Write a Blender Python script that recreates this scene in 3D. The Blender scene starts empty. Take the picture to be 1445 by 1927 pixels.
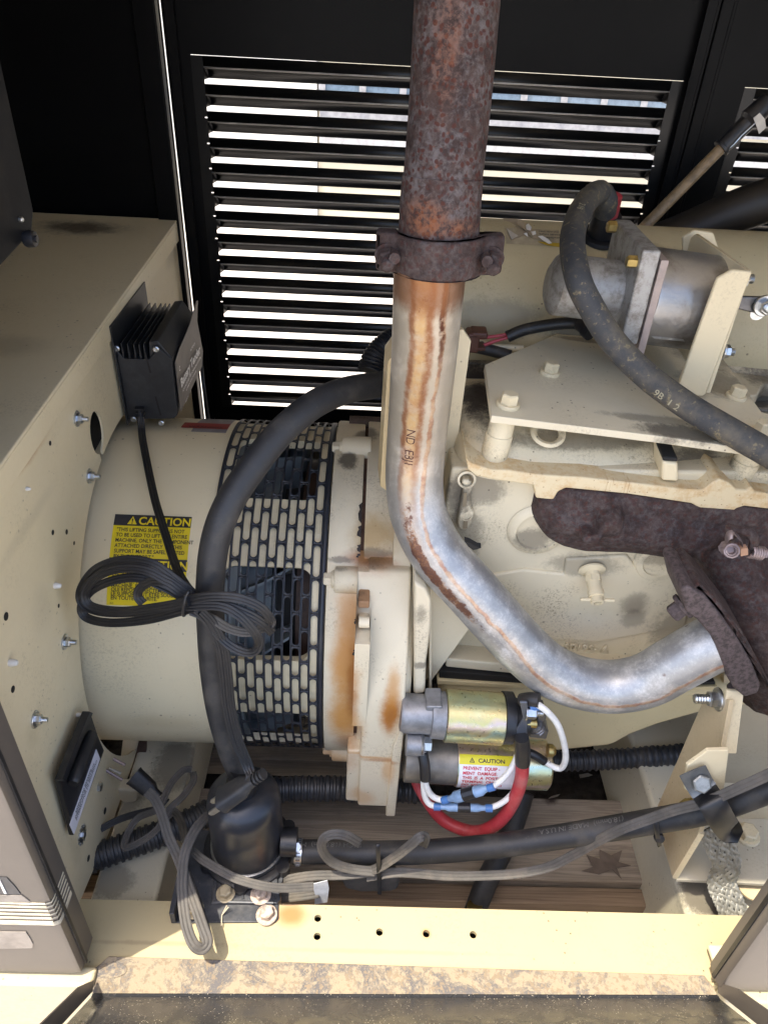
import bpy, bmesh, math, random
from mathutils import Vector as V, Matrix
random.seed(7)
S = bpy.context.scene
COL = S.collection
PI = math.pi
# ------------------------------------------------------------------ camera
F, W, H = 1400.0, 1445.0, 1927.0
CAM = V((0, 0, 1.2))
_p, _r, _y = math.radians(36.07), math.radians(3.28), math.radians(1.8)
FW = V((math.sin(_y)*math.cos(_p), math.cos(_y)*math.cos(_p), -math.sin(_p)))
_r0 = V((math.cos(_y), -math.sin(_y), 0)); _u0 = _r0.cross(FW)
RT = math.cos(_r)*_r0 + math.sin(_r)*_u0
UP = math.cos(_r)*_u0 - math.sin(_r)*_r0
cd = bpy.data.cameras.new('camera'); cam = bpy.data.objects.new('camera', cd); COL.objects.link(cam)
cd.sensor_fit = 'VERTICAL'; cd.sensor_height = 36; cd.lens = F/H*36; cd.clip_start = .01; cd.clip_end = 500
m = Matrix((RT, UP, -FW)).transposed().to_4x4(); m.translation = CAM; cam.matrix_world = m
S.camera = cam
# ------------------------------------------------------------------ light
wd = bpy.data.worlds.new('World'); S.world = wd; wd.use_nodes = True
nt = wd.node_tree; sky = nt.nodes.new('ShaderNodeTexSky'); sky.sky_type = 'NISHITA'; sky.sun_disc = False
LDIR = V((.285, .168, -1)).normalized()          # the way the sunlight travels
sky.sun_elevation = math.asin(-LDIR.z); sky.sun_rotation = math.atan2(-LDIR.x, -LDIR.y)
sky.air_density = .8; sky.dust_density = 3.0; sky.ozone_density = .5
bg = nt.nodes['Background']; bg.inputs[1].default_value = .15
nt.links.new(sky.outputs[0], bg.inputs[0])
sl = bpy.data.lights.new('sun', 'SUN'); sl.energy = 2.0; sl.angle = math.radians(.5); sl.color = (1, .92, .76)
so = bpy.data.objects.new('sun', sl); COL.objects.link(so); so.rotation_euler = LDIR.to_track_quat('-Z', 'Y').to_euler(); so.location = (-1, -1, 4)
S.view_settings.view_transform = 'Standard'; S.view_settings.look = 'None'
S.view_settings.exposure = 2.02; S.view_settings.gamma = 1
# ------------------------------------------------------------------ picture point -> place
def ray(x, y): return FW + RT*((x-W/2)/F) + UP*((H/2-y)/F)
def PX(x, y, v): d = ray(x, y); return CAM + d*((v-CAM.x)/d.x)
def PY(x, y, v): d = ray(x, y); return CAM + d*((v-CAM.y)/d.y)
def PZ(x, y, v): d = ray(x, y); return CAM + d*((v-CAM.z)/d.z)
def PN(x, y, p, n): d = ray(x, y); return CAM + d*((p-CAM).dot(n)/d.dot(n))
AY, AZ, AR = .868, .429, .243                    # alternator / crank axis
def PC(x, y, R=AR):                              # on a drum about that axis
    d = ray(x, y); oy, oz = CAM.y-AY, CAM.z-AZ
    a = d.y*d.y+d.z*d.z; b = oy*d.y+oz*d.z; c = oy*oy+oz*oz-R*R
    D = b*b-a*c
    t = (-b-math.sqrt(max(D, 0)))/a
    return CAM + d*t
def drum(x, th, R=AR): return V((x, AY-R*math.cos(th), AZ+R*math.sin(th)))   # th = 0 faces the front
def thof(p): return math.atan2(p.z-AZ, AY-p.y)
# ------------------------------------------------------------------ mesh helpers
def cat(pts, n=6, closed=False):
    pts = [V(p) for p in pts]; out = []; N = len(pts)
    R = range(N if closed else N-1)
    for i in R:
        if closed: a, b, c, d = pts[(i-1) % N], pts[i], pts[(i+1) % N], pts[(i+2) % N]
        else: a, b, c, d = pts[max(i-1, 0)], pts[i], pts[i+1], pts[min(i+2, N-1)]
        for k in range(n):
            t = k/n
            out.append(.5*((2*b)+(c-a)*t+(2*a-5*b+4*c-d)*t*t+(3*b-a-3*c+d)*t**3))
    if not closed: out.append(pts[-1])
    return out
def perp(d):
    d = d.normalized(); a = V((0, 0, 1)) if abs(d.z) < .9 else V((1, 0, 0))
    u = d.cross(a).normalized(); return u, d.cross(u).normalized()
class G:
    def __init__(s): s.v = []; s.f = []; s.uv = {}
    def add(s, vs, fs):
        o = len(s.v); s.v += [V(p) for p in vs]; s.f += [tuple(i+o for i in f) for f in fs]; return s
    def box(s, a, b, R=None, c=None):
        a, b = V(a), V(b)
        P = [V((x, y, z)) for x in (a.x, b.x) for y in (a.y, b.y) for z in (a.z, b.z)]
        if R is not None: c = V(c if c is not None else (0, 0, 0)); P = [R @ p + c for p in P]
        return s.add(P, [(0, 1, 3, 2), (4, 6, 7, 5), (0, 4, 5, 1), (2, 3, 7, 6), (0, 2, 6, 4), (1, 5, 7, 3)])
    def prism(s, pts, ext):
        n = len(pts); pts = [V(p) for p in pts]; ext = V(ext)
        nn = sum(((pts[i]-pts[0]).cross(pts[i+1]-pts[0]) for i in range(1, n-1)), V())
        if nn.dot(ext) > 0: pts = pts[::-1]
        return s.add(pts+[p+ext for p in pts], [tuple(range(n)), tuple(range(2*n-1, n-1, -1))]+[((i+1) % n, i, n+i, n+(i+1) % n) for i in range(n)])
    def loft(s, rings, cap=True, closed=True):
        n = len(rings[0]); o = len(s.v)
        for r in rings: s.v += [V(p) for p in r]
        for i in range(len(rings)-1):
            for k in range(n if closed else n-1):
                k2 = (k+1) % n; s.f.append((o+i*n+k, o+i*n+k2, o+(i+1)*n+k2, o+(i+1)*n+k))
        if cap and closed:
            s.f.append(tuple(range(o+n-1, o-1, -1))); e = o+(len(rings)-1)*n; s.f.append(tuple(range(e, e+n)))
        return s
    def lathe(s, p, d, prof, n=24, cap=True):
        p = V(p); d = V(d).normalized(); u, w = perp(d)
        return s.loft([[p+d*t+(u*math.cos(2*PI*k/n)+w*math.sin(2*PI*k/n))*r for k in range(n)] for t, r in prof], cap)
    def cyl(s, a, b, r, r2=None, n=20):
        a, b = V(a), V(b); return s.lathe(a, b-a, [(0, r), ((b-a).length, r if r2 is None else r2)], n)
    def tube(s, pts, r, n=12, uv=False, cap=True, ref=None):
        pts = [V(p) for p in pts]; N = len(pts); rings = []; u = None; L = 0; o = len(s.v); fo = len(s.f); Ls = []
        for i, p in enumerate(pts):
            d = (pts[min(i+1, N-1)]-pts[max(i-1, 0)]).normalized()
            if ref is not None: u = ref - d*ref.dot(d)
            elif u is None: u = perp(d)[0]
            u = (u-d*u.dot(d)).normalized(); w = d.cross(u)
            if i: L += (p-pts[i-1]).length
            Ls.append(L); rr = r(L, i) if callable(r) else r
            rings.append([p+(u*math.cos(2*PI*k/n)+w*math.sin(2*PI*k/n))*rr for k in range(n)])
        s.loft(rings, cap)
        if uv:
            for i in range(N-1):
                for k in range(n):
                    s.uv[fo+i*n+k] = [(Ls[i], k/n), (Ls[i], (k+1)/n), (Ls[i+1], (k+1)/n), (Ls[i+1], k/n)]
        return s
    def ribbon(s, pts, w, t, side=None, lobes=3, twist=None):
        # flat cord with round lobes; its flat side faces the viewer's side or 'side'
        pts = [V(p) for p in pts]; N = len(pts); rings = []
        prof = []
        if lobes == 1: prof = [(math.cos(a)*w/2, math.sin(a)*t/2) for a in [2*PI*k/12 for k in range(12)]]
        else:
            lw = w/lobes
            for sg in (1, -1):
                for l in range(lobes):
                    for q in range(5):
                        a = PI*(q+.5)/5; x = -w/2+lw*(l+.5)-math.cos(a)*lw*.5
                        prof.append((sg*x, sg*(t/2*(.62+.38*math.sin(a)))))
        n = len(prof)
        for i, p in enumerate(pts):
            d = (pts[min(i+1, N-1)]-pts[max(i-1, 0)]).normalized()
            nv = (CAM-p) if side is None else V(side)
            nv = (nv-d*nv.dot(d)).normalized(); u = d.cross(nv)
            if twist: a = twist(i/(N-1)); u, nv = u*math.cos(a)+nv*math.sin(a), nv*math.cos(a)-u*math.sin(a)
            rings.append([p+u*x+nv*y for x, y in prof])
        return s.loft(rings)
def T(pts, n=6, f=PY): return cat([f(*q) for q in pts], n)
def mesh(g, name, smooth=38):
    me = bpy.data.meshes.new(name); me.from_pydata([tuple(v) for v in g.v], [], g.f)
    if g.uv:
        ul = me.uv_layers.new(name='UVMap')
        for pi, uvs in g.uv.items():
            for li, c in zip(me.polygons[pi].loop_indices, uvs): ul.data[li].uv = c
    me.validate(); me.update()
    bm = bmesh.new(); bm.from_mesh(me); bmesh.ops.recalc_face_normals(bm, faces=bm.faces); bm.to_mesh(me); bm.free()
    if smooth:
        me.polygons.foreach_set('use_smooth', [True]*len(me.polygons)); me.set_sharp_from_angle(angle=math.radians(smooth))
    return me
def link(o, parent=None):
    COL.objects.link(o)
    if parent is not None: o.parent = parent; o.matrix_parent_inverse = wmat(parent).inverted()
    return o
def wmat(o):
    m = o.matrix_basis.copy()
    if o.parent: m = wmat(o.parent) @ o.matrix_parent_inverse @ m
    return m
def ob(name, g, mt, parent=None, bev=0, seg=2, smooth=38, sub=0, label=None, remesh=0, solid=0):
    o = bpy.data.objects.new(name, mesh(g, name, smooth) if isinstance(g, G) else g)
    if mt is not None and not o.data.materials: o.data.materials.append(mt)
    link(o, parent)
    if solid: md = o.modifiers.new('s', 'SOLIDIFY'); md.thickness = solid; md.offset = 0
    if remesh:
        md = o.modifiers.new('r', 'REMESH'); md.mode = 'VOXEL'; md.voxel_size = remesh; md.use_smooth_shade = True
        md = o.modifiers.new('sm', 'SMOOTH'); md.iterations = seg+4; md.factor = .5
    if bev:
        md = o.modifiers.new('b', 'BEVEL'); md.width = bev; md.segments = seg; md.limit_method = 'ANGLE'; md.angle_limit = math.radians(35)
        md.harden_normals = True
    if sub: md = o.modifiers.new('d', 'SUBSURF'); md.levels = sub; md.render_levels = sub
    if label: o['label'] = label
    return o
def tag(o, label, cat, group=None, kind=None):
    if label: o['label'] = label
    if cat: o['category'] = cat
    if group: o['group'] = group
    if kind: o['kind'] = kind
    return o
def thing(name, loc, label, cat, group=None):
    o = bpy.data.objects.new(name, None); o.location = V(loc); o.empty_display_size = .05; COL.objects.link(o)
    return tag(o, label, cat, group)
def shared(name, me, mt, parent, loc, axis=None, scale=1, spin=0):       # a piece sharing its mesh, built along +Z
    o = bpy.data.objects.new(name, me)
    if not me.materials: me.materials.append(mt)
    q = V(axis).to_track_quat('Z', 'Y').to_matrix().to_4x4() if axis is not None else Matrix()
    o.matrix_basis = Matrix.Translation(V(loc)) @ q @ Matrix.Rotation(spin, 4, 'Z') @ Matrix.Scale(scale, 4)
    return link(o, parent)
def hexbolt(r, h, washer=1.35, wh=.003, stud=0, sr=.4):
    g = G()
    if washer: g.lathe((0, 0, 0), (0, 0, 1), [(0, r*washer), (wh*.7, r*washer), (wh, r*washer*.93)], 20)
    g.lathe((0, 0, wh), (0, 0, 1), [(0, r), (h*.85, r), (h, r*.82)], 6)
    if stud: g.lathe((0, 0, wh+h), (0, 0, 1), [(0, r*sr)]+[(stud*k/10, r*sr*(1 if k % 2 else .84)) for k in range(1, 11)]+[(stud*1.05, r*sr*.6)], 12)
    return mesh(g, 'bolt', 30)
# ------------------------------------------------------------------ materials
class N:
    def __init__(s, name):
        s.m = bpy.data.materials.new(name); s.m.use_nodes = True; s.t = s.m.node_tree; s.b = s.t.nodes['Principled BSDF']; s._p = None
    def n(s, k, **kw):
        x = s.t.nodes.new(k)
        for a, b in kw.items(): setattr(x, a, b)
        return x
    def put(s, sock, v):
        if hasattr(v, 'links') or isinstance(v, bpy.types.NodeSocket): s.t.links.new(v, sock)
        elif isinstance(v, (tuple, list)) and len(v) == 3 and sock.type == 'RGBA': sock.default_value = (*v, 1)
        else: sock.default_value = v
    def pos(s):
        if s._p is None: s._p = s.n('ShaderNodeNewGeometry').outputs['Position']
        return s._p
    def uv(s): return s.n('ShaderNodeTexCoord').outputs['UV']
    def sep(s, v): x = s.n('ShaderNodeSeparateXYZ'); s.put(x.inputs[0], v); return x.outputs
    def comb(s, a, b, c):
        x = s.n('ShaderNodeCombineXYZ')
        for i, q in enumerate((a, b, c)): s.put(x.inputs[i], q)
        return x.outputs[0]
    def scl(s, v, k):
        x = s.n('ShaderNodeVectorMath', operation='MULTIPLY'); s.put(x.inputs[0], v); x.inputs[1].default_value = k; return x.outputs[0]
    def noise(s, sc, det=4, ro=.55, dist=0, vec=None):
        x = s.n('ShaderNodeTexNoise'); s.put(x.inputs['Vector'], vec if vec is not None else s.pos())
        x.inputs['Scale'].default_value = sc; x.inputs['Detail'].default_value = det; x.inputs['Roughness'].default_value = ro; x.inputs['Distortion'].default_value = dist
        return x.outputs[0]
    def voro(s, sc, vec=None, out=0, feat='F1'):
        x = s.n('ShaderNodeTexVoronoi', feature=feat); s.put(x.inputs['Vector'], vec if vec is not None else s.pos()); x.inputs['Scale'].default_value = sc
        return x.outputs[out]
    def ramp(s, f, *st):
        x = s.n('ShaderNodeValToRGB'); s.put(x.inputs[0], f); e = x.color_ramp.elements
        while len(e) < len(st): e.new(.5)
        for i, (p, c) in enumerate(st):
            e[i].position = p; e[i].color = (*c, 1) if isinstance(c, tuple) else (c, c, c, 1)
        return x.outputs[0]
    def step(s, f, a, b, lo=0, hi=1):
        x = s.n('ShaderNodeMapRange', interpolation_type='SMOOTHSTEP'); s.put(x.inputs[0], f)
        for i, q in enumerate((a, b, lo, hi)): x.inputs[1+i].default_value = q
        return x.outputs[0]
    def math(s, op, a, b=0, c=None):
        x = s.n('ShaderNodeMath', operation=op); s.put(x.inputs[0], a); s.put(x.inputs[1], b)
        if c is not None: s.put(x.inputs[2], c)
        return x.outputs[0]
    def mix(s, f, a, b):
        x = s.n('ShaderNodeMix', data_type='RGBA'); s.put(x.inputs[0], f); s.put(x.inputs[6], a); s.put(x.inputs[7], b); return x.outputs[2]
    def mul(s, a, b): return s.math('MULTIPLY', a, b)
    def near(s, p, r, fuzz=.4, sc=40, pw=1):           # soft blob round a place, ragged edge
        x = s.n('ShaderNodeVectorMath', operation='SUBTRACT'); s.put(x.inputs[0], s.pos()); x.inputs[1].default_value = tuple(p)
        r = (r, r, r) if not isinstance(r, (tuple, list)) else r
        y = s.scl(x.outputs[0], (1/r[0], 1/r[1], 1/r[2]))
        l = s.n('ShaderNodeVectorMath', operation='LENGTH'); s.put(l.inputs[0], y)
        nz = s.noise(sc, 6, .72)
        d = s.math('ADD', l.outputs['Value'], s.math('MULTIPLY_ADD', nz, fuzz*3.2, -fuzz*1.6))
        return s.step(d, 1.3, .30)
    def bump(s, h, st=.3, dist=.001, nrm=None):
        x = s.n('ShaderNodeBump'); x.inputs['Strength'].default_value = st; x.inputs['Distance'].default_value = dist; s.put(x.inputs['Height'], h)
        if nrm is not None: s.put(x.inputs['Normal'], nrm)
        return x.outputs[0]
    def out(s, col=None, rough=None, metal=None, nrm=None, **kw):
        b = s.b.inputs
        if col is not None: s.put(b['Base Color'], col)
        if rough is not None: s.put(b['Roughness'], rough)
        if metal is not None: s.put(b['Metallic'], metal)
        if nrm is not None: s.put(b['Normal'], nrm)
        for k, v in kw.items(): s.put(b[k.replace('_', ' ')], v)
        return s.m
CREAM = (.68, .585, .39)
RUSTO = (.42, .17, .035); RUSTD = (.13, .055, .035); SOOT = (.045, .036, .03)
def cream(name='cream_paint', base=CREAM, stains=(), grime=.25, specks=.5, rough=.42, coarse=0, soot=(), grit=.25):
    s = N(name)
    a = s.noise(7, 5, .6); b = s.noise(160, 3, .7)
    c = s.mix(s.step(a, .40, .72, 0, grime), base, tuple(q*w for q, w in zip(base, (.80, .76, .68))))
    if specks:
        sp = s.math('MAXIMUM', s.step(s.voro(95), .14, .06), s.mul(s.step(s.voro(38), .085, .04), s.step(s.noise(21, 2), .5, .55))); gate = s.step(s.noise(14, 3), .46, .60)
        c = s.mix(s.mul(s.mul(sp, gate), specks), c, (.07, .05, .035))
    if grit:
        gm_ = s.mul(s.step(s.noise(8.5, 4, .65), .47, .66), s.step(s.noise(330, 4, .85), .50, .62))
        c = s.mix(s.mul(gm_, grit), c, (.17, .12, .065))
    for p, r, col, st, *fz in stains:
        k = s.near(p, r, fz[0] if fz else .35, fz[1] if len(fz) > 1 else 34)
        c = s.mix(s.mul(k, st), c, col)
    for p, r, st, *fz in soot:
        k = s.near(p, r, .30, 50); gr = s.step(s.math('ADD', s.mul(k, .95), s.mul(s.noise(230, 5, .85), .9)), .62, 1.30)
        c = s.mix(s.mul(gr, st), c, SOOT)
    nr = s.bump(s.noise(90 if coarse else 260, 4, .6), .35 if coarse else .12, .0016 if coarse else .0005)
    return s.out(c, s.step(b, .3, .7, rough-.06, rough+.1), 0, nr)
def plain(name, col, rough=.5, metal=0, var=.25, sc=40, bump=.1, dust=0, dustcol=(.30, .24, .17), bsc=300, bd=.0006, **kw):
    s = N(name)
    c = s.mix(s.step(s.noise(sc, 5, .6), .35, .68), col, tuple(q*(1-var) for q in col))
    r = rough
    if dust:
        d = s.math('ADD', s.step(s.noise(22, 6, .7), .46, .72, 0, dust), s.mul(s.step(s.voro(130), .14, .05), dust*.7))
        c = s.mix(d, c, dustcol); r = s.step(d, 0, .6, rough, min(rough+.35, .95))
    return s.out(c, r, metal, s.bump(s.noise(bsc, 4, .6), bump, bd), **kw)
def rusty(name, dark=.5, orange=.35, grey=.45, sc=1, hot=()):
    s = N(name)
    n1 = s.noise(70*sc, 6, .72); n2 = s.noise(170*sc, 5, .7, .3); n3 = s.noise(30*sc, 4, .6)
    c = s.mix(s.step(n1, .40, .60), (.030, .0165, .0145), (.060, .036, .030))
    c = s.mix(s.mul(s.step(s.math('ADD', s.mul(n2, .7), s.mul(n3, .3)), .42, .66), grey), c, (.140, .125, .125))
    c = s.mix(s.mul(s.mul(s.step(s.noise(190*sc, 4, .7), .58, .70), s.step(n3, .42, .6)), orange), c, (.20, .055, .020))
    wv = s.n('ShaderNodeVectorMath', operation='MULTIPLY_ADD'); nn = s.n('ShaderNodeTexNoise'); s.put(nn.inputs['Vector'], s.pos()); nn.inputs['Scale'].default_value = 110*sc; s.put(wv.inputs[0], nn.outputs['Color']); wv.inputs[1].default_value = (.006/sc, .006/sc, .006/sc); s.put(wv.inputs[2], s.pos())
    c = s.mix(s.mul(s.step(s.voro(215*sc, wv.outputs[0]), .42, .27, 0, dark), s.step(s.noise(60*sc, 3, .6), .36, .50)), c, (.062, .017, .011))
    c = s.mix(s.mul(s.step(s.voro(85*sc, wv.outputs[0]), .22, .10, 0, dark), s.step(n3, .4, .55)), c, (.050, .014, .011))
    for p, r, col, st in hot: c = s.mix(s.mul(s.mul(s.near(p, r, .4, 60), s.step(n2, .38, .6)), st), c, col)
    return s.out(c, .82, .15, s.bump(s.math('ADD', n2, s.noise(420, 3, .7)), .55, .0016))
M = {}
M['cream'] = cream(specks=.7)
M['cream_skid'] = cream('cream_skid_paint', (.47, .40, .25), grime=.3, specks=.9)
M['cream_clean'] = cream('cream_paint_clean', grime=.12, specks=.3)
M['cream_cast'] = cream('cream_cast_paint', coarse=1, rough=.5, grime=.3)
M['black_sheet'] = plain('black_enclosure_paint', (.0035, .0035, .004), .42, 0, .3, 12, .05, Specular_IOR_Level=.12)
M['bronze'] = plain('bronze_grey_paint', (.125, .108, .092), .38, .2, .12, 9, .05)
M['rubber'] = plain('black_hose_rubber', (.022, .0225, .025), .55, 0, .3, 30, .25, dust=.42, dustcol=(.12, .105, .085))
M['rubber_clean'] = plain('black_rubber', (.011, .0115, .014), .45, 0, .2, 30, .1, dust=.07)
M['plastic'] = plain('black_plastic', (.012, .013, .017), .40, 0, .3, 60, .15, dust=.08)
M['cord_black'] = plain('black_cord_sheath', (.008, .0085, .011), .48, 0, .2, 60, .12, dust=.05)
M['cord_grey'] = plain('dusty_grey_cord_sheath', (.075, .068, .060), .65, 0, .25, 60, .2, dust=.35, dustcol=(.22, .185, .145))
M['zinc'] = plain('zinc_steel', (.60, .62, .64), .30, 1, .25, 90, .1)
M['brass'] = plain('yellow_zinc', (.52, .40, .16), .34, 1, .3, 70, .15)
M['white_plastic'] = plain('white_wire_sheath', (.72, .70, .66), .45, 0, .15, 60, .05)
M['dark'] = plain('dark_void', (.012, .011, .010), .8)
M['steel_dark'] = plain('dull_steel', (.20, .20, .21), .45, .8, .35, 60, .2)
M['soil'] = plain('dark_soil', (.045, .036, .029), .95, 0, .5, 60, .9, bsc=70, bd=.006)
# ------------------------------------------------------------------ lettering (flat print or raised)
def text(name, body, size, mt, parent, fn, bold=0, align='LEFT', sx=1, line=1, shear=0, ch=1):
    cu = bpy.data.curves.new(name, 'FONT'); cu.body = body; cu.size = size; cu.align_x = align; cu.offset = bold*size
    cu.space_line = line; cu.shear = shear; cu.space_character = ch; cu.resolution_u = 3
    o = bpy.data.objects.new(name, cu); COL.objects.link(o)
    me = bpy.data.meshes.new_from_object(o.evaluated_get(bpy.context.evaluated_depsgraph_get()))
    bpy.data.objects.remove(o); bpy.data.curves.remove(cu); me.name = name
    for v in me.vertices: v.co = fn(v.co.x*sx, v.co.y)
    me.materials.clear(); me.materials.append(mt)
    o = bpy.data.objects.new(name, me); return link(o, parent)
def onplane(o, ex, ey, lift=0):
    o, ex, ey = V(o), V(ex).normalized(), V(ey).normalized(); nz = ex.cross(ey)*lift
    return lambda x, y: o+ex*x+ey*y+nz
# ------------------------------------------------------------------ the ground and what lies beyond the louvres
gm = N('sandy_gravel'); gn = gm.noise(3, 5, .7); gv = gm.voro(45)
gc = gm.mix(gm.step(gn, .4, .65), (.60, .55, .49), (.50, .455, .40)); gc = gm.mix(gm.step(gv, .3, .1, 0, .35), gc, (.28, .24, .20))
gm.out(gc, .9, 0, gm.bump(gm.noise(60, 4, .7), .5, .01)); M['gravel'] = gm.m
g = G(); g.add([(-60, -60, -.01), (60, -60, -.01), (60, 60, -.01), (-60, 60, -.01)], [(0, 1, 2, 3)])
tag(ob('ground', g, M['gravel'], smooth=0), None, None, None, 'structure')
g = G(); n = 60
for j in range(n+1):
    for i in range(n+1):
        g.v.append(V((-1.1+2.2*i/n, .40+.95*j/n, .012*math.sin(i*1.7+j)*math.sin(j*2.3)+random.uniform(-.004, .006))))
for j in range(n):
    for i in range(n): g.f.append((j*(n+1)+i, j*(n+1)+i+1, (j+1)*(n+1)+i+1, (j+1)*(n+1)+i))
tag(ob('soil', g, M['soil']), None, None, None, 'structure')
sh = thing('shed', (.5, 4.4, 0), 'pale yellow shed wall with a grey window band, seen through the upper louvre gaps', 'shed')
M['shed_y'] = plain('yellow_shed_wall', (.58, .53, .40), .7, 0, .15, 3)
M['shed_w'] = plain('white_shed_wall', (.74, .72, .66), .7, 0, .1, 3)
M['win'] = plain('grey_blue_glass', (.16, .22, .28), .12)
M['frame'] = plain('grey_window_frame', (.33, .33, .34), .5)
ob('wall', G().box((-.33, 4.42, -.01), (3.2, 4.6, 2.2)), M['shed_y'], sh)
ob('wall', G().box((-3.4, 4.40, -.01), (-.334, 4.6, 2.2)), M['shed_w'], sh)
wf = ob('window', G().box((-.32, 4.405, .555), (3.1, 4.419, .60)).box((-.32, 4.405, .74), (3.1, 4.419, .78)).box((-.32, 4.40, .655), (3.1, 4.404, .668)), M['frame'], sh)
for k in range(16): ob('mullion', G().box((-.325+k*.21, 4.398, .60), (-.29+k*.21, 4.4035, .74)), M['frame'], wf)
ob('pane', G().box((-.32, 4.412, .60), (3.1, 4.4195, .74)), M['win'], wf)
ob('sill', G().box((-.32, 4.385, .40), (3.1, 4.4195, .52)), plain('pale_grey_sill', (.45, .45, .45), .5), sh)
# ------------------------------------------------------------------ enclosure: roof, sides, back wall with louvres
enc = thing('generator_enclosure', (0, 1.3, .1), 'black sheet metal enclosure wall with rows of horizontal louvre slots, at the back', 'enclosure')
ob('roof', G().box((-1.25, .30, 1.46), (1.25, 1.34, 1.475)), plain('bounce_roof_lining', (.68, .62, .50), .8, 0, .15, 8), enc)  # unseen underside made pale to bounce fill light onto the tops
ob('side_panel', G().box((-1.25, .37, .1), (-1.235, 1.34, 1.458)), M['black_sheet'], enc)
ob('side_panel', G().box((1.235, .37, .1), (1.25, 1.34, 1.458)), M['black_sheet'], enc)
BY = 1.30
ob('back_panel', G().box((-1.234, BY, .1), (-.3255, BY+.004, 1.459)), M['black_sheet'], enc)       # left bay
pitch, z0 = .0369, 1.053
def bay(xa, xb, la, lb, rows, first, dz=0, capl=1, capr=1):
    zt, zb = z0+dz+pitch*(1-.175)+.0007, z0+dz-pitch*(rows-1)-.05*pitch
    fr = G()
    fr.box((xa, BY, zt), (xb, BY+.003, 1.459)); fr.box((xa, BY, .1), (xb, BY+.003, zb))
    fr.box((xa, BY, zb), (la-.022, BY+.003, zt)); fr.box((lb+.022, BY, zb), (xb, BY+.003, zt))
    fr.box((xa, BY-.016, .1), (xa+.004, BY-.0005, 1.459)); fr.box((xb-.004, BY-.016, .1), (xb, BY-.0005, 1.459))
    fr.box((xa+.0045, BY-.016, .1), (xa+.018, BY-.013, 1.459)); fr.box((xb-.018, BY-.016, .1), (xb-.0045, BY-.013, 1.459))
    bp = ob('back_panel', fr, M['black_sheet'], enc)
    gap = .175*pitch; o = .36*pitch
    for k in range(0, rows):
        zz = z0+dz-k*pitch                                # the slot's top edge; the blade stands above it
        top = zz+pitch-gap*(1.0)
        zl = top-.42*pitch; hh = (zl-zz)/.58; prof = [(0, top), (0, zl+.040*pitch), (.0002, zl)]+[(a_*pitch, zl-b_*hh) for a_, b_ in ((.02, .010), (.05, .030), (.10, .055), (.16, .10), (.22, .17), (.28, .27), (.32, .40), (.35, .50), (.36, .58))]
        s = G(); N_ = len(prof)
        def rail(x, sgn, ins): return [V((x+(sgn*ins if q > 2 else 0), BY+y, z)) for q, (y, z) in enumerate(prof)]
        A = rail(la-.004, 1, .004); B = rail(lb+.004, -1, .004)
        s.add(A+B, [(q, q+1, N_+q+1, N_+q) for q in range(N_-1)])
        # pressed ends of the blade, with the small tear hole at the corner
        for x, e, p in ((la-.004, la-.022, A), (lb+.004, lb+.022, B)):
            s.add([V((x, BY, top)), V((e, BY, top)), V((e, BY, top-.22*pitch)), V((x, BY, top-.22*pitch))], [(0, 1, 2, 3)])
            h = x+(e-x)*.22
            if 1 < k: s.add([V((h, BY, top-.22*pitch)), V((e, BY, top-.22*pitch)), V((e, BY, top-.27*pitch)), V((h, BY, top-.27*pitch))], [(0, 1, 2, 3)])
            else: s.add([V((x, BY, top-.22*pitch)), V((e, BY, top-.22*pitch)), V((e, BY, top-.36*pitch)), V((x, BY, top-.36*pitch))], [(0, 1, 2, 3)])
            zq = top-(.27 if 1 < k else .36)*pitch; s.add([V((x, BY, zq)), V((e, BY, zq)), V((e, BY, zz-gap*1.0)), V((x, BY, zz-gap*1.0))], [(0, 1, 2, 3)])
            s.add([p[2]]+[V((x, BY, p[2].z))]+[V((x, BY, zz-.02*pitch))]+p[:2:-1], [tuple(range(3+N_-3))])
        lo_ = ob('louvre', s, M['louvre'], bp, solid=.0012, smooth=60); lo_.data.materials.append(M['glint'])
        for q in (1, 2): lo_.data.polygons[q].material_index = 1  # the bend faces take the painted highlight
        for q in range(N_-1, len(lo_.data.polygons)): lo_.data.polygons[q].use_smooth = False
M['glint'] = plain('louvre_edge_glint', (.60, .59, .57), .45, .2, .4, 25, 0)  # pale grey on each blade's bend, painting its highlight line
M['louvre'] = plain('black_louvre_paint', (.005, .005, .0055), .30, 0, .2, 30, 0, Specular_IOR_Level=.35)
bay(-.319, .478, -.265, .436, 16, 0)
bay(.497, 1.234, .575, 1.18, 16, 0, -.004)
ob('post', G().box((.4785, BY-.02, .1), (.4965, BY-.004, 1.458)).box((.4785, BY-.004, .1), (.4965, BY+.003, 1.458)), M['black_sheet'], enc, bev=.002)
ob('post', G().box((-.36, BY-.022, .1), (-.3265, BY-.001, 1.458)), M['black_sheet'], enc, bev=.002)
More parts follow.
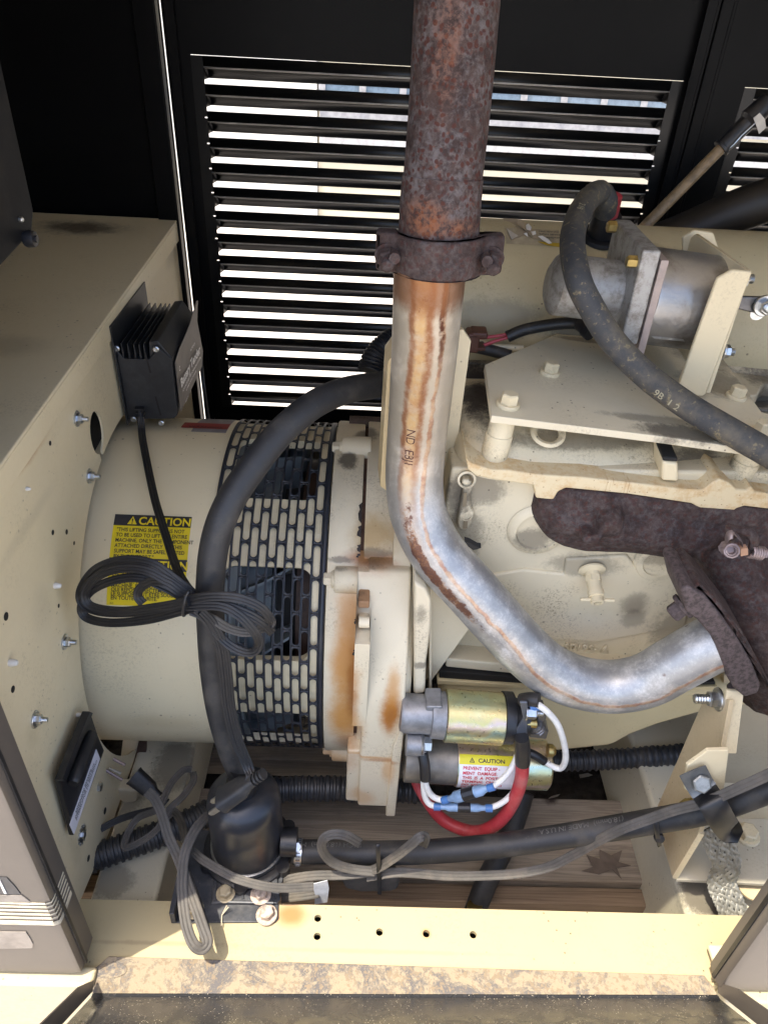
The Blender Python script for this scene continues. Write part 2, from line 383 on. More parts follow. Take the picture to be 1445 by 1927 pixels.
# ------------------------------------------------------------------ front posts (bronze outside) and skid rail
XL = -.298
fp = thing('corner_cladding', (-.6, .37, .26), 'bronze grey front panel at the lower left with cream pinstripe tape', 'panel')
g = G(); pr = [(-1.2, .37), (XL-.006, .37), (XL-.0015, .3715), (XL, .376), (XL, .408), (XL-.012, .408), (XL-.012, .404), (XL-.004, .404), (XL-.004, .378), (XL-.008, .374), (-1.2, .374)]
g.prism([V((x, y, .272)) for x, y in pr], (0, 0, 1.187)); ob('sheet', g, M['bronze'], fp)
ob('seal', G().box((XL+.0004, .380, .272), (XL+.0022, .384, 1.455)), M['rubber_clean'], fp)
M['stripe'] = plain('worn_cream_tape', (.70, .62, .46), .6, 0, .35, 70, .3)
zs = [PY(60, y, .3685).z for y in (1701, 1707, 1714, 1721, 1728, 1735)]
for k, z in enumerate(zs):
    h = .0026 if k < 5 else .0075
    ob('stripe', G().box((-1.2, .3688, z-h), (XL-.006, .3697, z)).box((XL+.0004, .3845, z-h), (XL+.0009, .402, z)).add(
        [(XL-.006, .3688, z-h), (XL-.0004, .3712, z-h), (XL+.0005, .3765, z-h), (XL+.0005, .38, z-h), (XL-.006, .3688, z), (XL-.0004, .3712, z), (XL+.0005, .3765, z), (XL+.0005, .38, z)],
        [(0, 1, 5, 4), (1, 2, 6, 5), (2, 3, 7, 6)]), M['stripe'], fp, smooth=60)
M['tape'] = plain('grey_torn_tape', (.27, .235, .20), .55, 0, .3, 50, .6, bsc=60, bd=.002)
ob('tape', G().prism([PY(x, y, .3697) for x, y in ((-40, 1752), (50, 1753), (58, 1765), (63, 1775), (62, 1783), (-40, 1785))], (0, -.0008, 0)), M['tape'], fp)
ob('tape', G().prism([PY(x, y, .3697) for x, y in ((-40, 1683), (42, 1684), (58, 1696), (-40, 1697))], (0, -.0007, 0)), M['tape'], fp)
ob('decal', G().prism([PY(x, y, .3697) for x, y in ((-40, 1648), (14, 1651), (30, 1668), (40, 1682), (-40, 1680))], (0, -.0006, 0)), plain('dark_decal', (.05, .05, .055), .5, 0, .3, 90), fp)
ob('decal_line', G().prism([PY(x, y, .369) for x, y in ((-3, 1655), (1, 1655), (14, 1681), (9, 1681))], (0, -.0006, 0)), M['white_plastic'], fp)
rp = thing('front_post', (.43, .37, .26), 'dark bronze enclosure post cut off by the right edge, at the lower right', 'post')
XR = .428
pr = [(.56, .37), (XR+.010, .37), (XR+.003, .372), (XR, .378), (XR, .397), (XR+.004, .397), (XR+.004, .380), (XR+.012, .375), (.56, .375)]
ob('sheet', G().prism([V((x, y, .268)) for x, y in pr], (0, 0, 1.19)), M['bronze'], rp)
ob('seal', G().box((XR-.0018, .381, .268), (XR-.0003, .386, 1.455)), M['rubber_clean'], rp)
ob('base_channel', G().box((XR+.006, .376, .259), (1.2, .42, .2675)), M['cream'], rp, bev=.003)
P0 = PZ(250, 1770, .25)
M['cream_rail'] = cream('cream_rail_paint', (.43, .36, .215), stains=[(PZ(548, 1722, .25), (.022, .016, .02), (.42, .13, .03), .8, .16), (PZ(1355, 1834, .25), .008, RUSTO, .5), (PZ(680, 1790, .25), (.16, .003, .01), (.30, .22, .12), .35, .5, 60), (PZ(300, 1775, .25), (.10, .003, .01), (.20, .16, .10), .45, .5, 60), (PZ(802, 1757, .25), .007, RUSTO, .6)], grime=.14, specks=.9)
sk = thing('skid_rail', (0, .42, .1), 'cream steel base rail in full sun across the bottom, with a line of bolt holes', 'base rail')
# top sheet with real holes
holes = [(598, 1728), (597, 1762), (714, 1754), (802, 1757), (890, 1759)]
ya, yb, zt = .385, .459, .25
def sheet_with_holes(xa, xb, ya, yb, z, hs, r, ext):
    g = G(); xs = sorted(set([round(h.x, 4) for h in hs])); n = 16; cur = xa
    groups = {}
    for h in hs: groups.setdefault(round(h.x/.02), []).append(h)
    cells = []
    for k in sorted(groups):
        hh = sorted(groups[k], key=lambda q: q.y); cx = sum(q.x for q in hh)/len(hh)
        cells.append((cx-.014, cx+.014, hh))
    for a, b, hh in cells:
        g.add([(cur, ya, z), (a, ya, z), (a, yb, z), (cur, yb, z)], [(0, 1, 2, 3)]); cur = b
        ys = [ya]+[(hh[i].y+hh[i+1].y)/2 for i in range(len(hh)-1)]+[yb]
        for i, h in enumerate(hh):
            y0, y1 = ys[i], ys[i+1]; o = len(g.v)
            for q in range(n):
                t = 2*PI*(q+.5)/n; c, s = math.cos(t), math.sin(t); g.v.append(V((h.x+c*r, h.y+s*r, z)))
            for q in range(n):
                t = 2*PI*(q+.5)/n; c, s = math.cos(t), math.sin(t); mx = max(abs(c), abs(s)); c, s = c/mx, s/mx
                g.v.append(V((h.x+c*(b-h.x if c > 0 else h.x-a), h.y+s*(y1-h.y if s > 0 else h.y-y0), z)))
            for q in range(n):
                q2 = (q+1) % n; g.f.append((o+q, o+q2, o+n+q2, o+n+q))
            # missing corners of the square ring
            for sx, sy, q in ((1, 1, 1), (-1, 1, 5), (-1, -1, 9), (1, -1, 13)):
                g.v.append(V((b if sx > 0 else a, y1 if sy > 0 else y0, z))); g.f.append((o+n+q, o+n+q+1, len(g.v)-1))
            o2 = len(g.v)
            for q in range(n): p = g.v[o+q]; g.v.append(p-V((0, 0, .006)))
            for q in range(n): q2 = (q+1) % n; g.f.append((o+q2, o+q, o2+q, o2+q2))
    g.add([(cur, ya, z), (xb, ya, z), (xb, yb, z), (cur, yb, z)], [(0, 1, 2, 3)])
    return g
hp = [PZ(x, y, zt) for x, y in holes]
g = sheet_with_holes(-.62, .62, ya, yb, zt, hp, .0044, 0)
ob('top_flange', g, M['cream_rail'], sk, smooth=30)
ob('web', G().box((-.62, ya-.004, .06), (.62, ya-.0002, zt-.0005)).box((-.62, yb+.0002, .235), (.62, yb+.004, zt-.0005)), M['cream_rail'], sk)
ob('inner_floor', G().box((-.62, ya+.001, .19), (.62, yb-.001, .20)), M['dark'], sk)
ob('lower_skirt', G().box((-1.2, .360, .05), (XL+.012, .382, .262)), M['cream_skid'], sk, bev=.004); ob('lower_skirt', G().box((.436, .36, .05), (1.2, .3805, .258)), M['cream_skid'], sk, bev=.004)
# ------------------------------------------------------------------ hinged lower door: dirty flange strip and glossy leaf rising towards the viewer
dm = N('dirty_black_flange'); d1 = dm.noise(17, 9, .80, .6); d2 = dm.noise(150, 4, .7)
ds = dm.step(dm.math('ADD', dm.mul(d1, 1.0), dm.mul(d2, .45)), .70, .82)
dm.out(dm.mix(dm.step(d2, .50, .62), dm.mix(ds, (.275, .225, .155), (.105, .098, .098)), (.215, .165, .11)), .85, 0, dm.bump(dm.math('ADD', d1, d2), .5, .0015)); M['dirt'] = dm.m
dl = N('dusty_gloss_black'); e1 = dl.noise(30, 6, .7, 1.0); e2 = dl.step(dl.voro(300, dl.scl(dl.pos(), (1, 1, .5))), .20, .08); gate = dl.step(dl.noise(22, 5, .7), .42, .56)
dd = dl.mul(e2, gate); du = dl.step(e1, .55, .8, 0, .35)
dl.out(dl.mix(dd, dl.mix(du, (.032, .033, .037), (.13, .11, .09)), (.66, .58, .46)), dl.step(e1, .3, .75, .10, .42), 0, dl.bump(e1, .1, .001)); M['leaf'] = dl.m
dr = thing('hinged_door', (0, .375, .25), 'open lower door at the bottom edge, black with a mud caked flange', 'door')
zf = .2545
a0, a1 = PZ(205, 1799, zf), PZ(1325, 1835, zf); b0, b1 = PZ(175, 1870, zf), PZ(1350, 1873, zf); c0, c1 = PZ(172, 1828, zf), PZ(1345, 1868, zf)
ob('flange', G().prism([a0, a1, V((c1.x, c1.y+.006, zf)), b1, b0, V((c0.x, c0.y, zf))], (0, 0, -.0035)), M['dirt'], dr, bev=.001)
up = V((0, -.63, .78)).normalized()
L = .26
lf = G(); rows = []
for q in range(7): rows.append((q/6*.018, ))
def leafrow(t):
    bend = .014
    if t < bend: k = t/bend; return V((0, -.0055*k*1.4, .0045*k*k)), 0
    return V((0, -.0077, .0045))+up*(t-bend), 0
rings = []
ts = [0, .003, .006, .009, .012, .014, .03, .06, .10, .16, .22, L]
for t in ts:
    off, _ = leafrow(t); sp = 1
    xa = b0.x-.0*t; xb = b1.x+.0*t
    rings.append([V((xa+(xb-xa)*k/24, b0.y+(b1.y-b0.y)*k/24, zf))+off for k in range(25)])
lf.loft(rings, cap=False, closed=False)
ob('leaf', lf, M['leaf'], dr, solid=.002)
for sx, c, bb in ((-1, c0, b0), (1, c1, b1)):            # side flanges of the leaf
    base = V((bb.x, bb.y, zf+.001)); nn_ = V((0, .78, .63)); ob('side_flange', G().prism([base+nn_*.002, base+nn_*.013, base+up*.05+nn_*.022, base+up*.26+nn_*.024, base+up*.26], V((sx*.0018, 0, 0))), M['bronze'], dr)
for x, y, rx in ((210, 1826, .026), (1262, 1856, .024)):
    p = PZ(x, y, zf); ob('stamped_slot', G().prism([p+V((math.cos(t)*rx*.7, math.sin(t)*.0085, 0)) for t in [2*PI*k/20 for k in range(20)]], (0, 0, .0012)), M['dirt'], dr, bev=.0008)
# ------------------------------------------------------------------ control cabinet on the left
CX = -.33
M['cream_cab'] = cream('cream_cabinet_paint', stains=[(PX(60, 990, CX), (.01, .08, .010), (.42, .36, .25), .35, .15), (PX(90, 1150, CX), (.01, .03, .03), (.46, .40, .28), .3), (PX(150, 1590, CX), (.01, .02, .05), (.45, .37, .22), .4), (PX(70, 1380, CX), (.01, .015, .02), (.45, .37, .22), .35), (PX(200, 880, CX), (.01, .06, .02), (.40, .35, .25), .3), (PX(330, 478, CX), (.01, .05, .02), SOOT, .4), (PX(70, 850, CX), (.01, .05, .008), RUSTO, .5, .5)], grime=.12, specks=.5)
lidm = cream('cream_lid_paint', stains=[(V((-.47, 1.22, .85)), (.07, .035, .02), (.05, .035, .03), .85, .45, 50), (V((-.42, .8, .83)), (.05, .03, .02), (.30, .25, .16), .4)], grime=.18, specks=.6)
cab = thing('control_cabinet', (-.6, .85, .25), 'cream sheet metal control cabinet at the left with a round cut-out for the generator barrel', 'cabinet')
def ztop(y): return .823+(y-.564)*.036
ob('lid', G().prism([V((CX, .46, ztop(.46))), V((CX, 1.285, ztop(1.285))), V((-1.0, 1.285, ztop(1.285))), V((-1.0, .46, ztop(.46)))], (0, 0, -.004)).prism(
    [V((CX, .46, ztop(.46)-.004)), V((CX, 1.285, ztop(1.285)-.004)), V((CX, 1.285, ztop(1.285)-.034)), V((CX, .46, ztop(.46)-.029))], (-.003, 0, 0)), lidm, cab, bev=.007, seg=4)
HR = .2645; th0, th1 = math.radians(-53), math.radians(103)
cut = [(AY-HR*math.cos(t), AZ+HR*math.sin(t)) for t in [th0+(th1-th0)*k/48 for k in range(49)]]
g = G()
side = [(.4435, .252), (.575, .222)]+cut
zc = cut[-1][1]
outl = side+[(AY+.075, .687)]
# keyhole slot opening into the round cut-out
kc = PX(190, 815, CX); kr = .021
key = [(kc.y-.0035, AZ+math.sqrt(max(HR**2-(kc.y-.0035-AY)**2, 0)))]+[(kc.y+kr*math.sin(t), kc.z-kr*math.cos(t)*1.35) for t in [-.25-2*PI*.92*k/20 for k in range(21)]]+[(kc.y+.006, AZ+math.sqrt(HR**2-(kc.y+.006-AY)**2))]
cutk = [q for q in cut if not (kc.y-.006 < q[0] < kc.y+.009 and q[1] > AZ)]
i = max(j for j, q in enumerate(cutk) if q[0] < kc.y and q[1] > AZ and j < len(cutk))
poly = [(.4435, .252), (.575, .222)]+cutk[:i+1]+key+cutk[i+1:]+[(AY+.10, .70), (1.28, .70), (1.28, ztop(1.28)-.012), (.465, ztop(.465)-.012), (.4435, .70)]
face = G().prism([V((CX-.0045, y, z)) for y, z in poly], (-.0025, 0, 0))
bm = bmesh.new(); me_ = mesh(face, 'x', 0); bm.from_mesh(me_)
bmesh.ops.triangulate(bm, faces=[f for f in bm.faces if len(f.verts) > 8]); bm.to_mesh(me_); bm.free(); me_.name = 'side_panel'
ob('side_panel', me_, M['cream_cab'], cab)
ob('front_flange', G().box((CX-.034, .4405, .252), (CX-.0046, .4432, ztop(.44)-.03)), M['cream_cab'], cab, bev=.001)
ob('front_flange', G().box((-.62, .447, .262), (CX-.034, .449, ztop(.44)-.03)), M['black_sheet'], cab)
ob('keyhole_shade', G().box((CX-.03, .70, .5), (CX-.028, .95, .79)), M['dark'], cab)  # added dark sheet, stands in for the shade inside the keyhole
ob('foot', G().box((CX-.030, .4445, .2515), (CX-.008, .56, .256)).box((CX-.032, .430, .2502), (CX-.010, .440, .2512)), M['cream_cab'], cab)
ob('back_shell', G().box((-1.0, .46, .26), (-.99, 1.28, .83)).box((-.99, 1.27, .26), (CX-.008, 1.276, .83)), M['cream'], cab)
flange_nut = hexbolt(.0058, .0055, 1.6, .0018, .006, .5)
for x, y in ((145, 788), (168, 896), (122, 1208), (66, 1354)):
    shared('flange_nut', flange_nut, M['zinc'], cab, PX(x, y, CX-.0045), (1, 0, 0), 1, x)
small = hexbolt(.0055, .004, 0, 0)
shared('screw', small, M['zinc'], cab, PX(186, 1481, CX-.0045), (1, 0, 0), 1.1, .4)
lock = G(); lock.lathe((0, 0, 0), (0, 0, 1), [(0, .010), (.0012, .010)], 24)
for k in range(12): a = 2*PI*k/12; lock.box((-.0012, .009, 0), (.0012, .0125, .0016), Matrix.Rotation(a, 3, 'Z'))
lock.lathe((0, 0, .0012), (0, 0, 1), [(0, .0048), (.003, .0048), (.0034, .004)], 6)
shared('star_washer', mesh(lock, 'star_washer', 30), M['zinc'], cab, PX(154, 1571, CX-.0045), (1, 0, 0))
peg = mesh(G().lathe((0, 0, 0), (0, 0, 1), [(0, .0032), (.002, .0036), (.0065, .0026), (.0075, .0016)], 12), 'plastic_peg', 40)
for x, y, s_ in ((103, 1102, 1), (18, 1247, 1.1), (50, 920, .6), (145, 1345, .8)): shared('plastic_peg', peg, M['white_plastic'], cab, PX(x, y, CX-.0045), (1, 0, 0), s_)
hole = mesh(G().lathe((0, 0, 0), (0, 0, 1), [(0, .0030), (.0003, .0030)], 12), 'small_hole', 0)
for x, y, s_ in ((100, 1002, 1), (126, 1001, 1), (140, 1022, .8), (111, 1140, .8), (12, 1160, 1.4), (25, 1297, 1.2), (198, 1526, 1.5), (167, 1615, 1.4), (95, 834, .9)):
    shared('small_hole', hole, M['dark'], cab, PX(x, y, CX-.0043), (1, 0, 0), s_)
# breaker cover plate with a black handle
bk = thing('breaker_plate', PX(140, 1440, CX), 'torn black breaker guard with rolled bar and white label, low on cream cabinet', 'guard plate')
pl = [PX(x, y, CX+.001) for x, y in ((155, 1338), (162, 1342), (176, 1384), (188, 1412), (130, 1572), (102, 1467))]
ob('plate', G().prism(pl, (.006, 0, 0)), M['plastic'], bk, bev=.001)
ob('edge_rib', G().prism([PX(x, y, CX+.0071) for x, y in ((155, 1338), (162, 1341), (110, 1470), (102, 1467))], (.009, 0, 0)), M['plastic'], bk, bev=.001)
a, b = PX(174, 1380, CX+.014), PX(138, 1475, CX+.014)
ob('bar', G().lathe(a, b-a, [(0, .006), (.012, .0075), ((b-a).length*.5, .0075), ((b-a).length-.004, .008), ((b-a).length, .0055)], 16), M['rubber_clean'], bk)
lb = [PX(x, y, CX+.0074) for x, y in ((181, 1410), (188, 1428), (139, 1570), (131, 1552))]
lab = ob('label', G().prism(lb, (.0008, 0, 0)), plain('white_label', (.72, .70, .76), .5, 0, .1), bk)
ey = (lb[0]-lb[3]).normalized(); ex = V((1, 0, 0)).cross(ey)*-1
ink = plain('black_ink', (.02, .02, .022), .5); M['ink'] = ink
dn = (lb[1]-lb[0]).normalized()
text('lettering', '   SAFEGUARD BREAKER\nDISJONCTEUR DE SECURITE\nINTERRUPTOR DE SEGURIDAD', .0056, ink, lab, lambda x, y: lb[3]+ey*(x+.012)+dn*(.0062-y*1.0)+V((.0009, 0, 0)), .014, sx=1.02, line=.78)
# ------------------------------------------------------------------ black cabinet corner hanging at the upper left
hb = thing('hanging_box', (-.36, .6, .98), 'black sheet metal box corner hanging above the cabinet at the top left', 'control box')
q = PX(62, 437, -.30); q2 = PX(62, 398, -.30); q3 = PX(0, 505, -.30)
zb = .993
ob('shell', G().prism([V((-.30, q.y, q.z)), V((-.30, q2.y+.004, q2.z)), V((-.30, q2.y+.004, 1.45)), V((-.30, .40, 1.45)), V((-.30, .40, q3.z-.03)), V((-.30, q3.y, q3.z))], (-.4, 0, 0)), plain('scuffed_black_panel', (.008, .0085, .010), .6, 0, .3, 20, .1, dust=.03, Specular_IOR_Level=.2), hb, bev=.003)
k = PX(47, 449, -.30)
ob('knob', G().lathe(k, (1, 0, 0), [(0, .006), (.003, .0075), (.009, .0065), (.0095, .003), (.011, .003)], 14), M['plastic'], hb)
ob('screw', G().lathe(PX(38, 413, -.30), (1, 0, 0), [(0, .0025), (.002, .0025), (.003, .0015)], 10), M['zinc'], hb)
# ------------------------------------------------------------------ battery charger on the cabinet face
ch = thing('battery_charger', (CX, .96, .69), 'black finned battery charger with a grey-brown side label, bolted to the cabinet face', 'battery charger')
cy0, cy1 = .897, 1.045; x1 = -.260
M['charger'] = plain('scuffed_black_casting', (.017, .018, .021), .46, 0, .3, 60, .2, dust=.10, dustcol=(.2, .2, .2))
def slat(x): return [(x-.0012, .7715), (x+.0014, .7715), (x+.0006, .796), (x-.0006, .796)]
body = [(CX+.0005, .684), (x1-.006, .690), (x1, .697), (x1+.002, .778), (x1-.014, .802), (x1-.026, .800), (x1-.028, .776), (x1-.0605, .775), (CX+.002, .772)]
ob('body', G().prism([V((x, cy0+.003, z)) for x, z in body], (0, cy1-cy0-.003, 0)), M['charger'], ch, bev=.0015)
ob('end_plate', G().prism([V((x, cy0, z)) for x, z in [(CX+.002, .686), (x1-.006, .690), (x1, .697), (x1+.002, .778), (x1-.013, .793), (x1-.028, .777), (x1-.060, .776), (CX+.002, .788)]], (0, .0028, 0)), M['charger'], ch, bev=.001)
for x in (CX+.0085, CX+.0165, CX+.0245, CX+.031, CX+.037): ob('fin', G().prism([V((xx, cy0+.003, z)) for xx, z in slat(x)], (0, cy1-cy0-.003, 0)), M['charger'], ch)
ob('mounting_flange', G().box((CX+.0003, cy0-.006, .680), (CX+.002, cy1+.012, .822)), M['charger'], ch)
sc = hexbolt(.001, .001, 3.2, .0018)
g_ = G().lathe((0, 0, 0), (0, 0, 1), [(0, .0042), (.0012, .004), (.0020, .0028), (.0018, .0014), (.0010, .0012)], 16); scm = mesh(g_, 'screw', 40)
for x, y in ((220, 656), (294, 657), (304, 796), (252, 789)):
    p = PY(x, y, cy0-.0002); shared('screw', scm, M['zinc'], ch, p, (0, -1, 0))
for (xa, ya), (xb, yb) in (((273, 664), (284, 702)), ((293, 746), (303, 782))):
    A, B = PY(xa, ya, cy0-.0004), PY(xb, yb, cy0-.0004); ob('vent_slot', G().prism([A+V((-.0012, 0, 0)), A+V((.0012, 0, 0)), B+V((.0012, 0, 0)), B+V((-.0012, 0, 0))], (0, .0003, 0)), M['dark'], ch)
M['chlabel'] = plain('grey_brown_label', (.135, .115, .098), .5, 0, .2, 60, .1, dust=.2)
lx = x1+.0042
cl = ob('label', G().prism([V((lx, cy0+.004, .700)), V((lx+.0005, cy0+.004, .772)), V((lx+.001, .928, .780)), V((lx+.001, .965, .783)), V((lx+.003, .99, .790)), V((lx+.006, 1.028, .808)), V((lx+.006, 1.036, .806)), V((lx+.002, 1.035, .775)), V((lx+.004, 1.043, .725)), V((lx, 1.043, .700))], (-.0008, 0, 0)), M['chlabel'], ch)
pale = plain('pale_print', (.92, .90, .86), .5); M['pale'] = pale
fnl = lambda y0, z0: (lambda x, y: V((lx+.0034+max(0, (y0+x-.96))*.035+max(0, z0+y-.775)*.12, y0+x, z0+y)))
text('lettering', 'Battery Tender', .0175, pale, cl, fnl(cy0+.008, .7335), .03, sx=1.06)
text('lettering', 'ADVANCED BATTERY CHARGING SYSTEM', .0055, pale, cl, fnl(cy0+.012, .7245), .006, sx=1.05)
text('lettering', 'AUTOMATIC 12 VOLT CHARGER', .0042, pale, cl, fnl(cy0+.030, .7175), .004, sx=1.0)
text('lettering', 'AC POWER', .0050, pale, cl, fnl(cy0+.075, .756), .004)
text('lettering', 'MADE IN', .0045, pale, cl, fnl(cy0+.02, .7045), .004)
text('lettering', 'C', .009, pale, cl, fnl(cy0+.008, .757), .01)
# strain relief of the cord
ga = PY(266, 772, cy0-.006)
cg = G(); dz = V((.03, -.12, -1)).normalized()
pts = [PY(263, 770, cy0-.004), PY(264, 776, cy0-.007), PY(265, 783, cy0-.010), PY(266, 792, cy0-.013)]
for q in range(3): cg.box((-.006+.0004*q, -.0035, -.0025), (.006-.0004*q, .0035, .0025), None if q == 9 else Matrix.Rotation(.12, 3, 'X'), pts[0]+(pts[3]-pts[0])*(q/2.6))
cg.tube(pts, .0038, 8); ob('strain_relief', cg, M['cord_black'], ch, bev=.0006)
ob('edge_wire', G().tube(T([(366, 600, 1.06), (376, 660, 1.06), (384, 730, 1.05), (393, 792, 1.0)]), .0030, 8), M['cord_black'], ch)
# ------------------------------------------------------------------ generator barrel
gen = thing('generator_barrel', (-.19, AY, AZ-AR), 'cream round generator barrel wrapped by a black slotted guard', 'generator')
M['cream_gen'] = cream('cream_barrel_paint', stains=[(PC(300, 1360)[0:3], (.06, .03, .02), (.45, .36, .2), .3)], grime=.16, specks=.7)
XG0, XG1 = -.188, -.045
def band(x0, x1, R, t0, t1, nt, nx=1):
    g = G(); th = [t0+(t1-t0)*k/nt for k in range(nt+1)]
    for j in range(nx+1): g.v += [drum(x0+(x1-x0)*j/nx, t, R) for t in th]
    for j in range(nx):
        for k in range(nt): g.f.append((j*(nt+1)+k, j*(nt+1)+k+1, (j+1)*(nt+1)+k+1, (j+1)*(nt+1)+k))
    return g
def lathex(prof, n=96, t0=0):                       # profile of (x, R) about the crank axis
    return G().loft([[drum(x, 2*PI*k/n+t0, R) for k in range(n)] for x, R in prof], cap=False)
ob('housing', lathex([(-.55, .10), (-.55, AR-.004), (-.546, AR), (XG0-.003, AR), (XG0, AR-.001)]), M['cream_gen'], gen, smooth=50)
# vented casing: round-cornered windows every 50 degrees
d2r = math.radians
g = G(); wins = [d2r(17+50*k) for k in range(-4, 4)]; wx0, wx1 = -.174, -.0615
per = d2r(50)
def rrect(x0, x1, t0, t1, rx, rt, nseg=6):
    P = []
    for cx, ct, a0 in ((x1-rx, t1-rt, 0), (x0+rx, t1-rt, PI/2), (x0+rx, t0+rt, PI), (x1-rx, t0+rt, 1.5*PI)):
        for k in range(nseg+1): a = a0+PI/2*k/nseg; P.append((cx+rx*math.cos(a), ct+rt*math.sin(a)))
    return P
def dens(P, m=4):
    out = []
    for i, p in enumerate(P):
        q = P[(i+1) % len(P)]; L_ = abs(q[1]-p[1])*AR+abs(q[0]-p[0]); k = max(1, int(L_/.012))
        out += [(p[0]+(q[0]-p[0])*j/k, p[1]+(q[1]-p[1])*j/k) for j in range(k)]
    return out
def cellhole(g, x0, x1, t0, t1, hole, R, depth=0):
    P = dens(hole); n = len(P); cx, ct = (x0+x1)/2, (t0+t1)/2; o = len(g.v)
    g.v += [drum(x, t, R) for x, t in P]
    hx, ht = (x1-x0)/2, (t1-t0)/2; Q = []
    for x, t in P:
        a, b = (x-cx)/hx, (t-ct)/ht; mx = max(abs(a), abs(b)); Q.append((cx+a/mx*hx, ct+b/mx*ht))
    g.v += [drum(x, t, R) for x, t in Q]
    for k in range(n): k2 = (k+1) % n; g.f.append((o+k, o+k2, o+n+k2, o+n+k))
    for k in range(n):                                    # square corners
        k2 = (k+1) % n; A, B = Q[k], Q[k2]
        if abs(A[0]-B[0]) > 1e-6 and abs(A[1]-B[1]) > 1e-6:
            c = (A[0] if abs(abs(A[0]-cx)-hx) < 1e-6 else B[0], A[1] if abs(abs(A[1]-ct)-ht) < 1e-6 else B[1])
            g.v.append(drum(c[0], c[1], R)); g.f.append((o+n+k, o+n+k2, len(g.v)-1))
    if depth:
        o2 = len(g.v); g.v += [drum(x, t, R-depth) for x, t in P]
        for k in range(n): k2 = (k+1) % n; g.f.append((o+k2, o+k, o2+k, o2+k2))
for t in wins: cellhole(g, XG0, XG1, t-d2r(11), t+d2r(39), rrect(wx0, wx1, t, t+d2r(28.5), .018, .018/AR), AR-.004, .012)
ob('vented_casing', g, M['cream_gen'], gen, smooth=50)
# slotted guard
g = G(); ncol, cw, pa = 12, .01108, d2r(10); sx0 = -.057+cw/2-ncol*cw
for c in range(ncol):
    x0 = sx0+c*cw; x1_ = x0+cw
    for k in range(-7, 13):
        t0 = k*pa+(pa/2 if c % 2 else 0)-d2r(2.6); hw = .0041; rt = hw/AR
        cellhole(g, x0, x1_, t0, t0+pa, rrect((x0+x1_)/2-hw, (x0+x1_)/2+hw, t0+.0095, t0+pa-.0095, hw*.98, rt*.98, 3), AR+.002)
for xa, xb in ((XG0, sx0), (sx0+ncol*cw, XG1)):
    b_ = band(xa, xb, AR+.002, d2r(-70), d2r(130), 60); g.add(b_.v, b_.f)
ob('slotted_guard', g, plain('navy_black_guard', (.022, .026, .036), .42, .1, .25, 30, .06, dust=.06), gen, smooth=50, solid=.0008)
# what shows through: fan and windings
ob('rotor', lathex([(XG0, .15), (-.14, .15), (-.14, .17), (-.075, .17), (-.075, .12), (-.05, .12)], 48), M['dark'], gen, smooth=50)
fb = N('grey_fan'); fb.out((.13, .15, .16), .5, .2); M['fan'] = fb.m
for k in range(-3, 7):
    t = d2r(10+k*24); g = G(); w = .004
    A = [drum(-.178, t, .15), drum(-.178, t, .225), drum(-.125, t+.10, .225), drum(-.09, t+.20, .215), drum(-.09, t+.20, .16)]
    ob('fan_blade', G().prism(A, V((0, .002, .003))), M['fan'], gen)
ob('fan_ring', lathex([(-.180, .15), (-.180, .232), (-.150, .232), (-.150, .226)], 72), M['fan'], gen, smooth=50)
ob('fan_shroud', lathex([(-.183, .19), (-.183, .212), (-.115, .206), (-.112, .17)], 72), plain('blue_grey_shroud', (.10, .125, .14), .55, 0, .4, 25, .2, dust=.2), gen, smooth=50)
ob('winding', lathex([(-.085, .13), (-.085, .19), (-.066, .19), (-.066, .13)], 48), plain('brown_winding', (.06, .030, .018), .6, 0, .4, 90, .3), gen, smooth=50)
# yellow caution label
def onbarrel(xl, yt, R, px_rot=0):
    p = PC(xl, yt, R); return p.x, thof(p)
lx0 = PC(218, 968).x; tt = thof(PC(222, 968)); tb = thof(PC(204, 1138)); lw_ = .0945; LH = (tt-tb)*AR
RL = AR+.0006
def lab_pt(u, v, lift=0): return drum(lx0+u, tt-v/AR, RL+lift)       # u along, v down in metres
def patch(u0, u1, v0, v1, lift, nv=10):
    g = G()
    for i in range(nv+1):
        v = v0+(v1-v0)*i/nv; g.v += [lab_pt(u0, v, lift), lab_pt(u1, v, lift)]
    g.f = [(2*i, 2*i+1, 2*i+3, 2*i+2) for i in range(nv)]; return g
yel = plain('yellow_label', (.72, .56, .008), .38, 0, .08, 30, .02, dust=.05); blk = plain('black_label', (.020, .020, .026), .4, 0, .1)
cg = ob('caution_label', patch(0, lw_, 0, LH, 0, 20), yel, gen, smooth=50)
HB = .0145
yb2 = (tt-thof(PC(212, 1049)))*AR
ob('heading_band', patch(0, lw_, 0, HB, .0003), blk, cg, smooth=50); ob('heading_band', patch(0, lw_, yb2, yb2+HB, .0003), blk, cg, smooth=50)
fl = lambda u0, v0, lift=.0006: (lambda x, y: lab_pt(u0+x, v0-y, lift))
text('lettering', 'CAUTION', .0142, yel, cg, fl(.030, .0125), .022, sx=1.0)
text('lettering', 'ATTENTION', .0142, yel, cg, fl(.0180, yb2+.0125), .022, sx=.98)
def tri(u, v, h):
    g = G(); g.v = [lab_pt(u, v+h, .0006), lab_pt(u+h*1.12, v+h, .0006), lab_pt(u+h*.56, v, .0006)]; g.f = [(0, 1, 2)]; return g
ob('warning_triangle', tri(.0165, .0022, .0105), yel, cg, smooth=0); ob('warning_triangle', tri(.0035, yb2+.0022, .0105), yel, cg, smooth=0)
text('lettering', '!', .0095, blk, cg, fl(.0212, .0118, .0009), .03); text('lettering', '!', .0095, blk, cg, fl(.0082, yb2+.0118, .0009), .03)
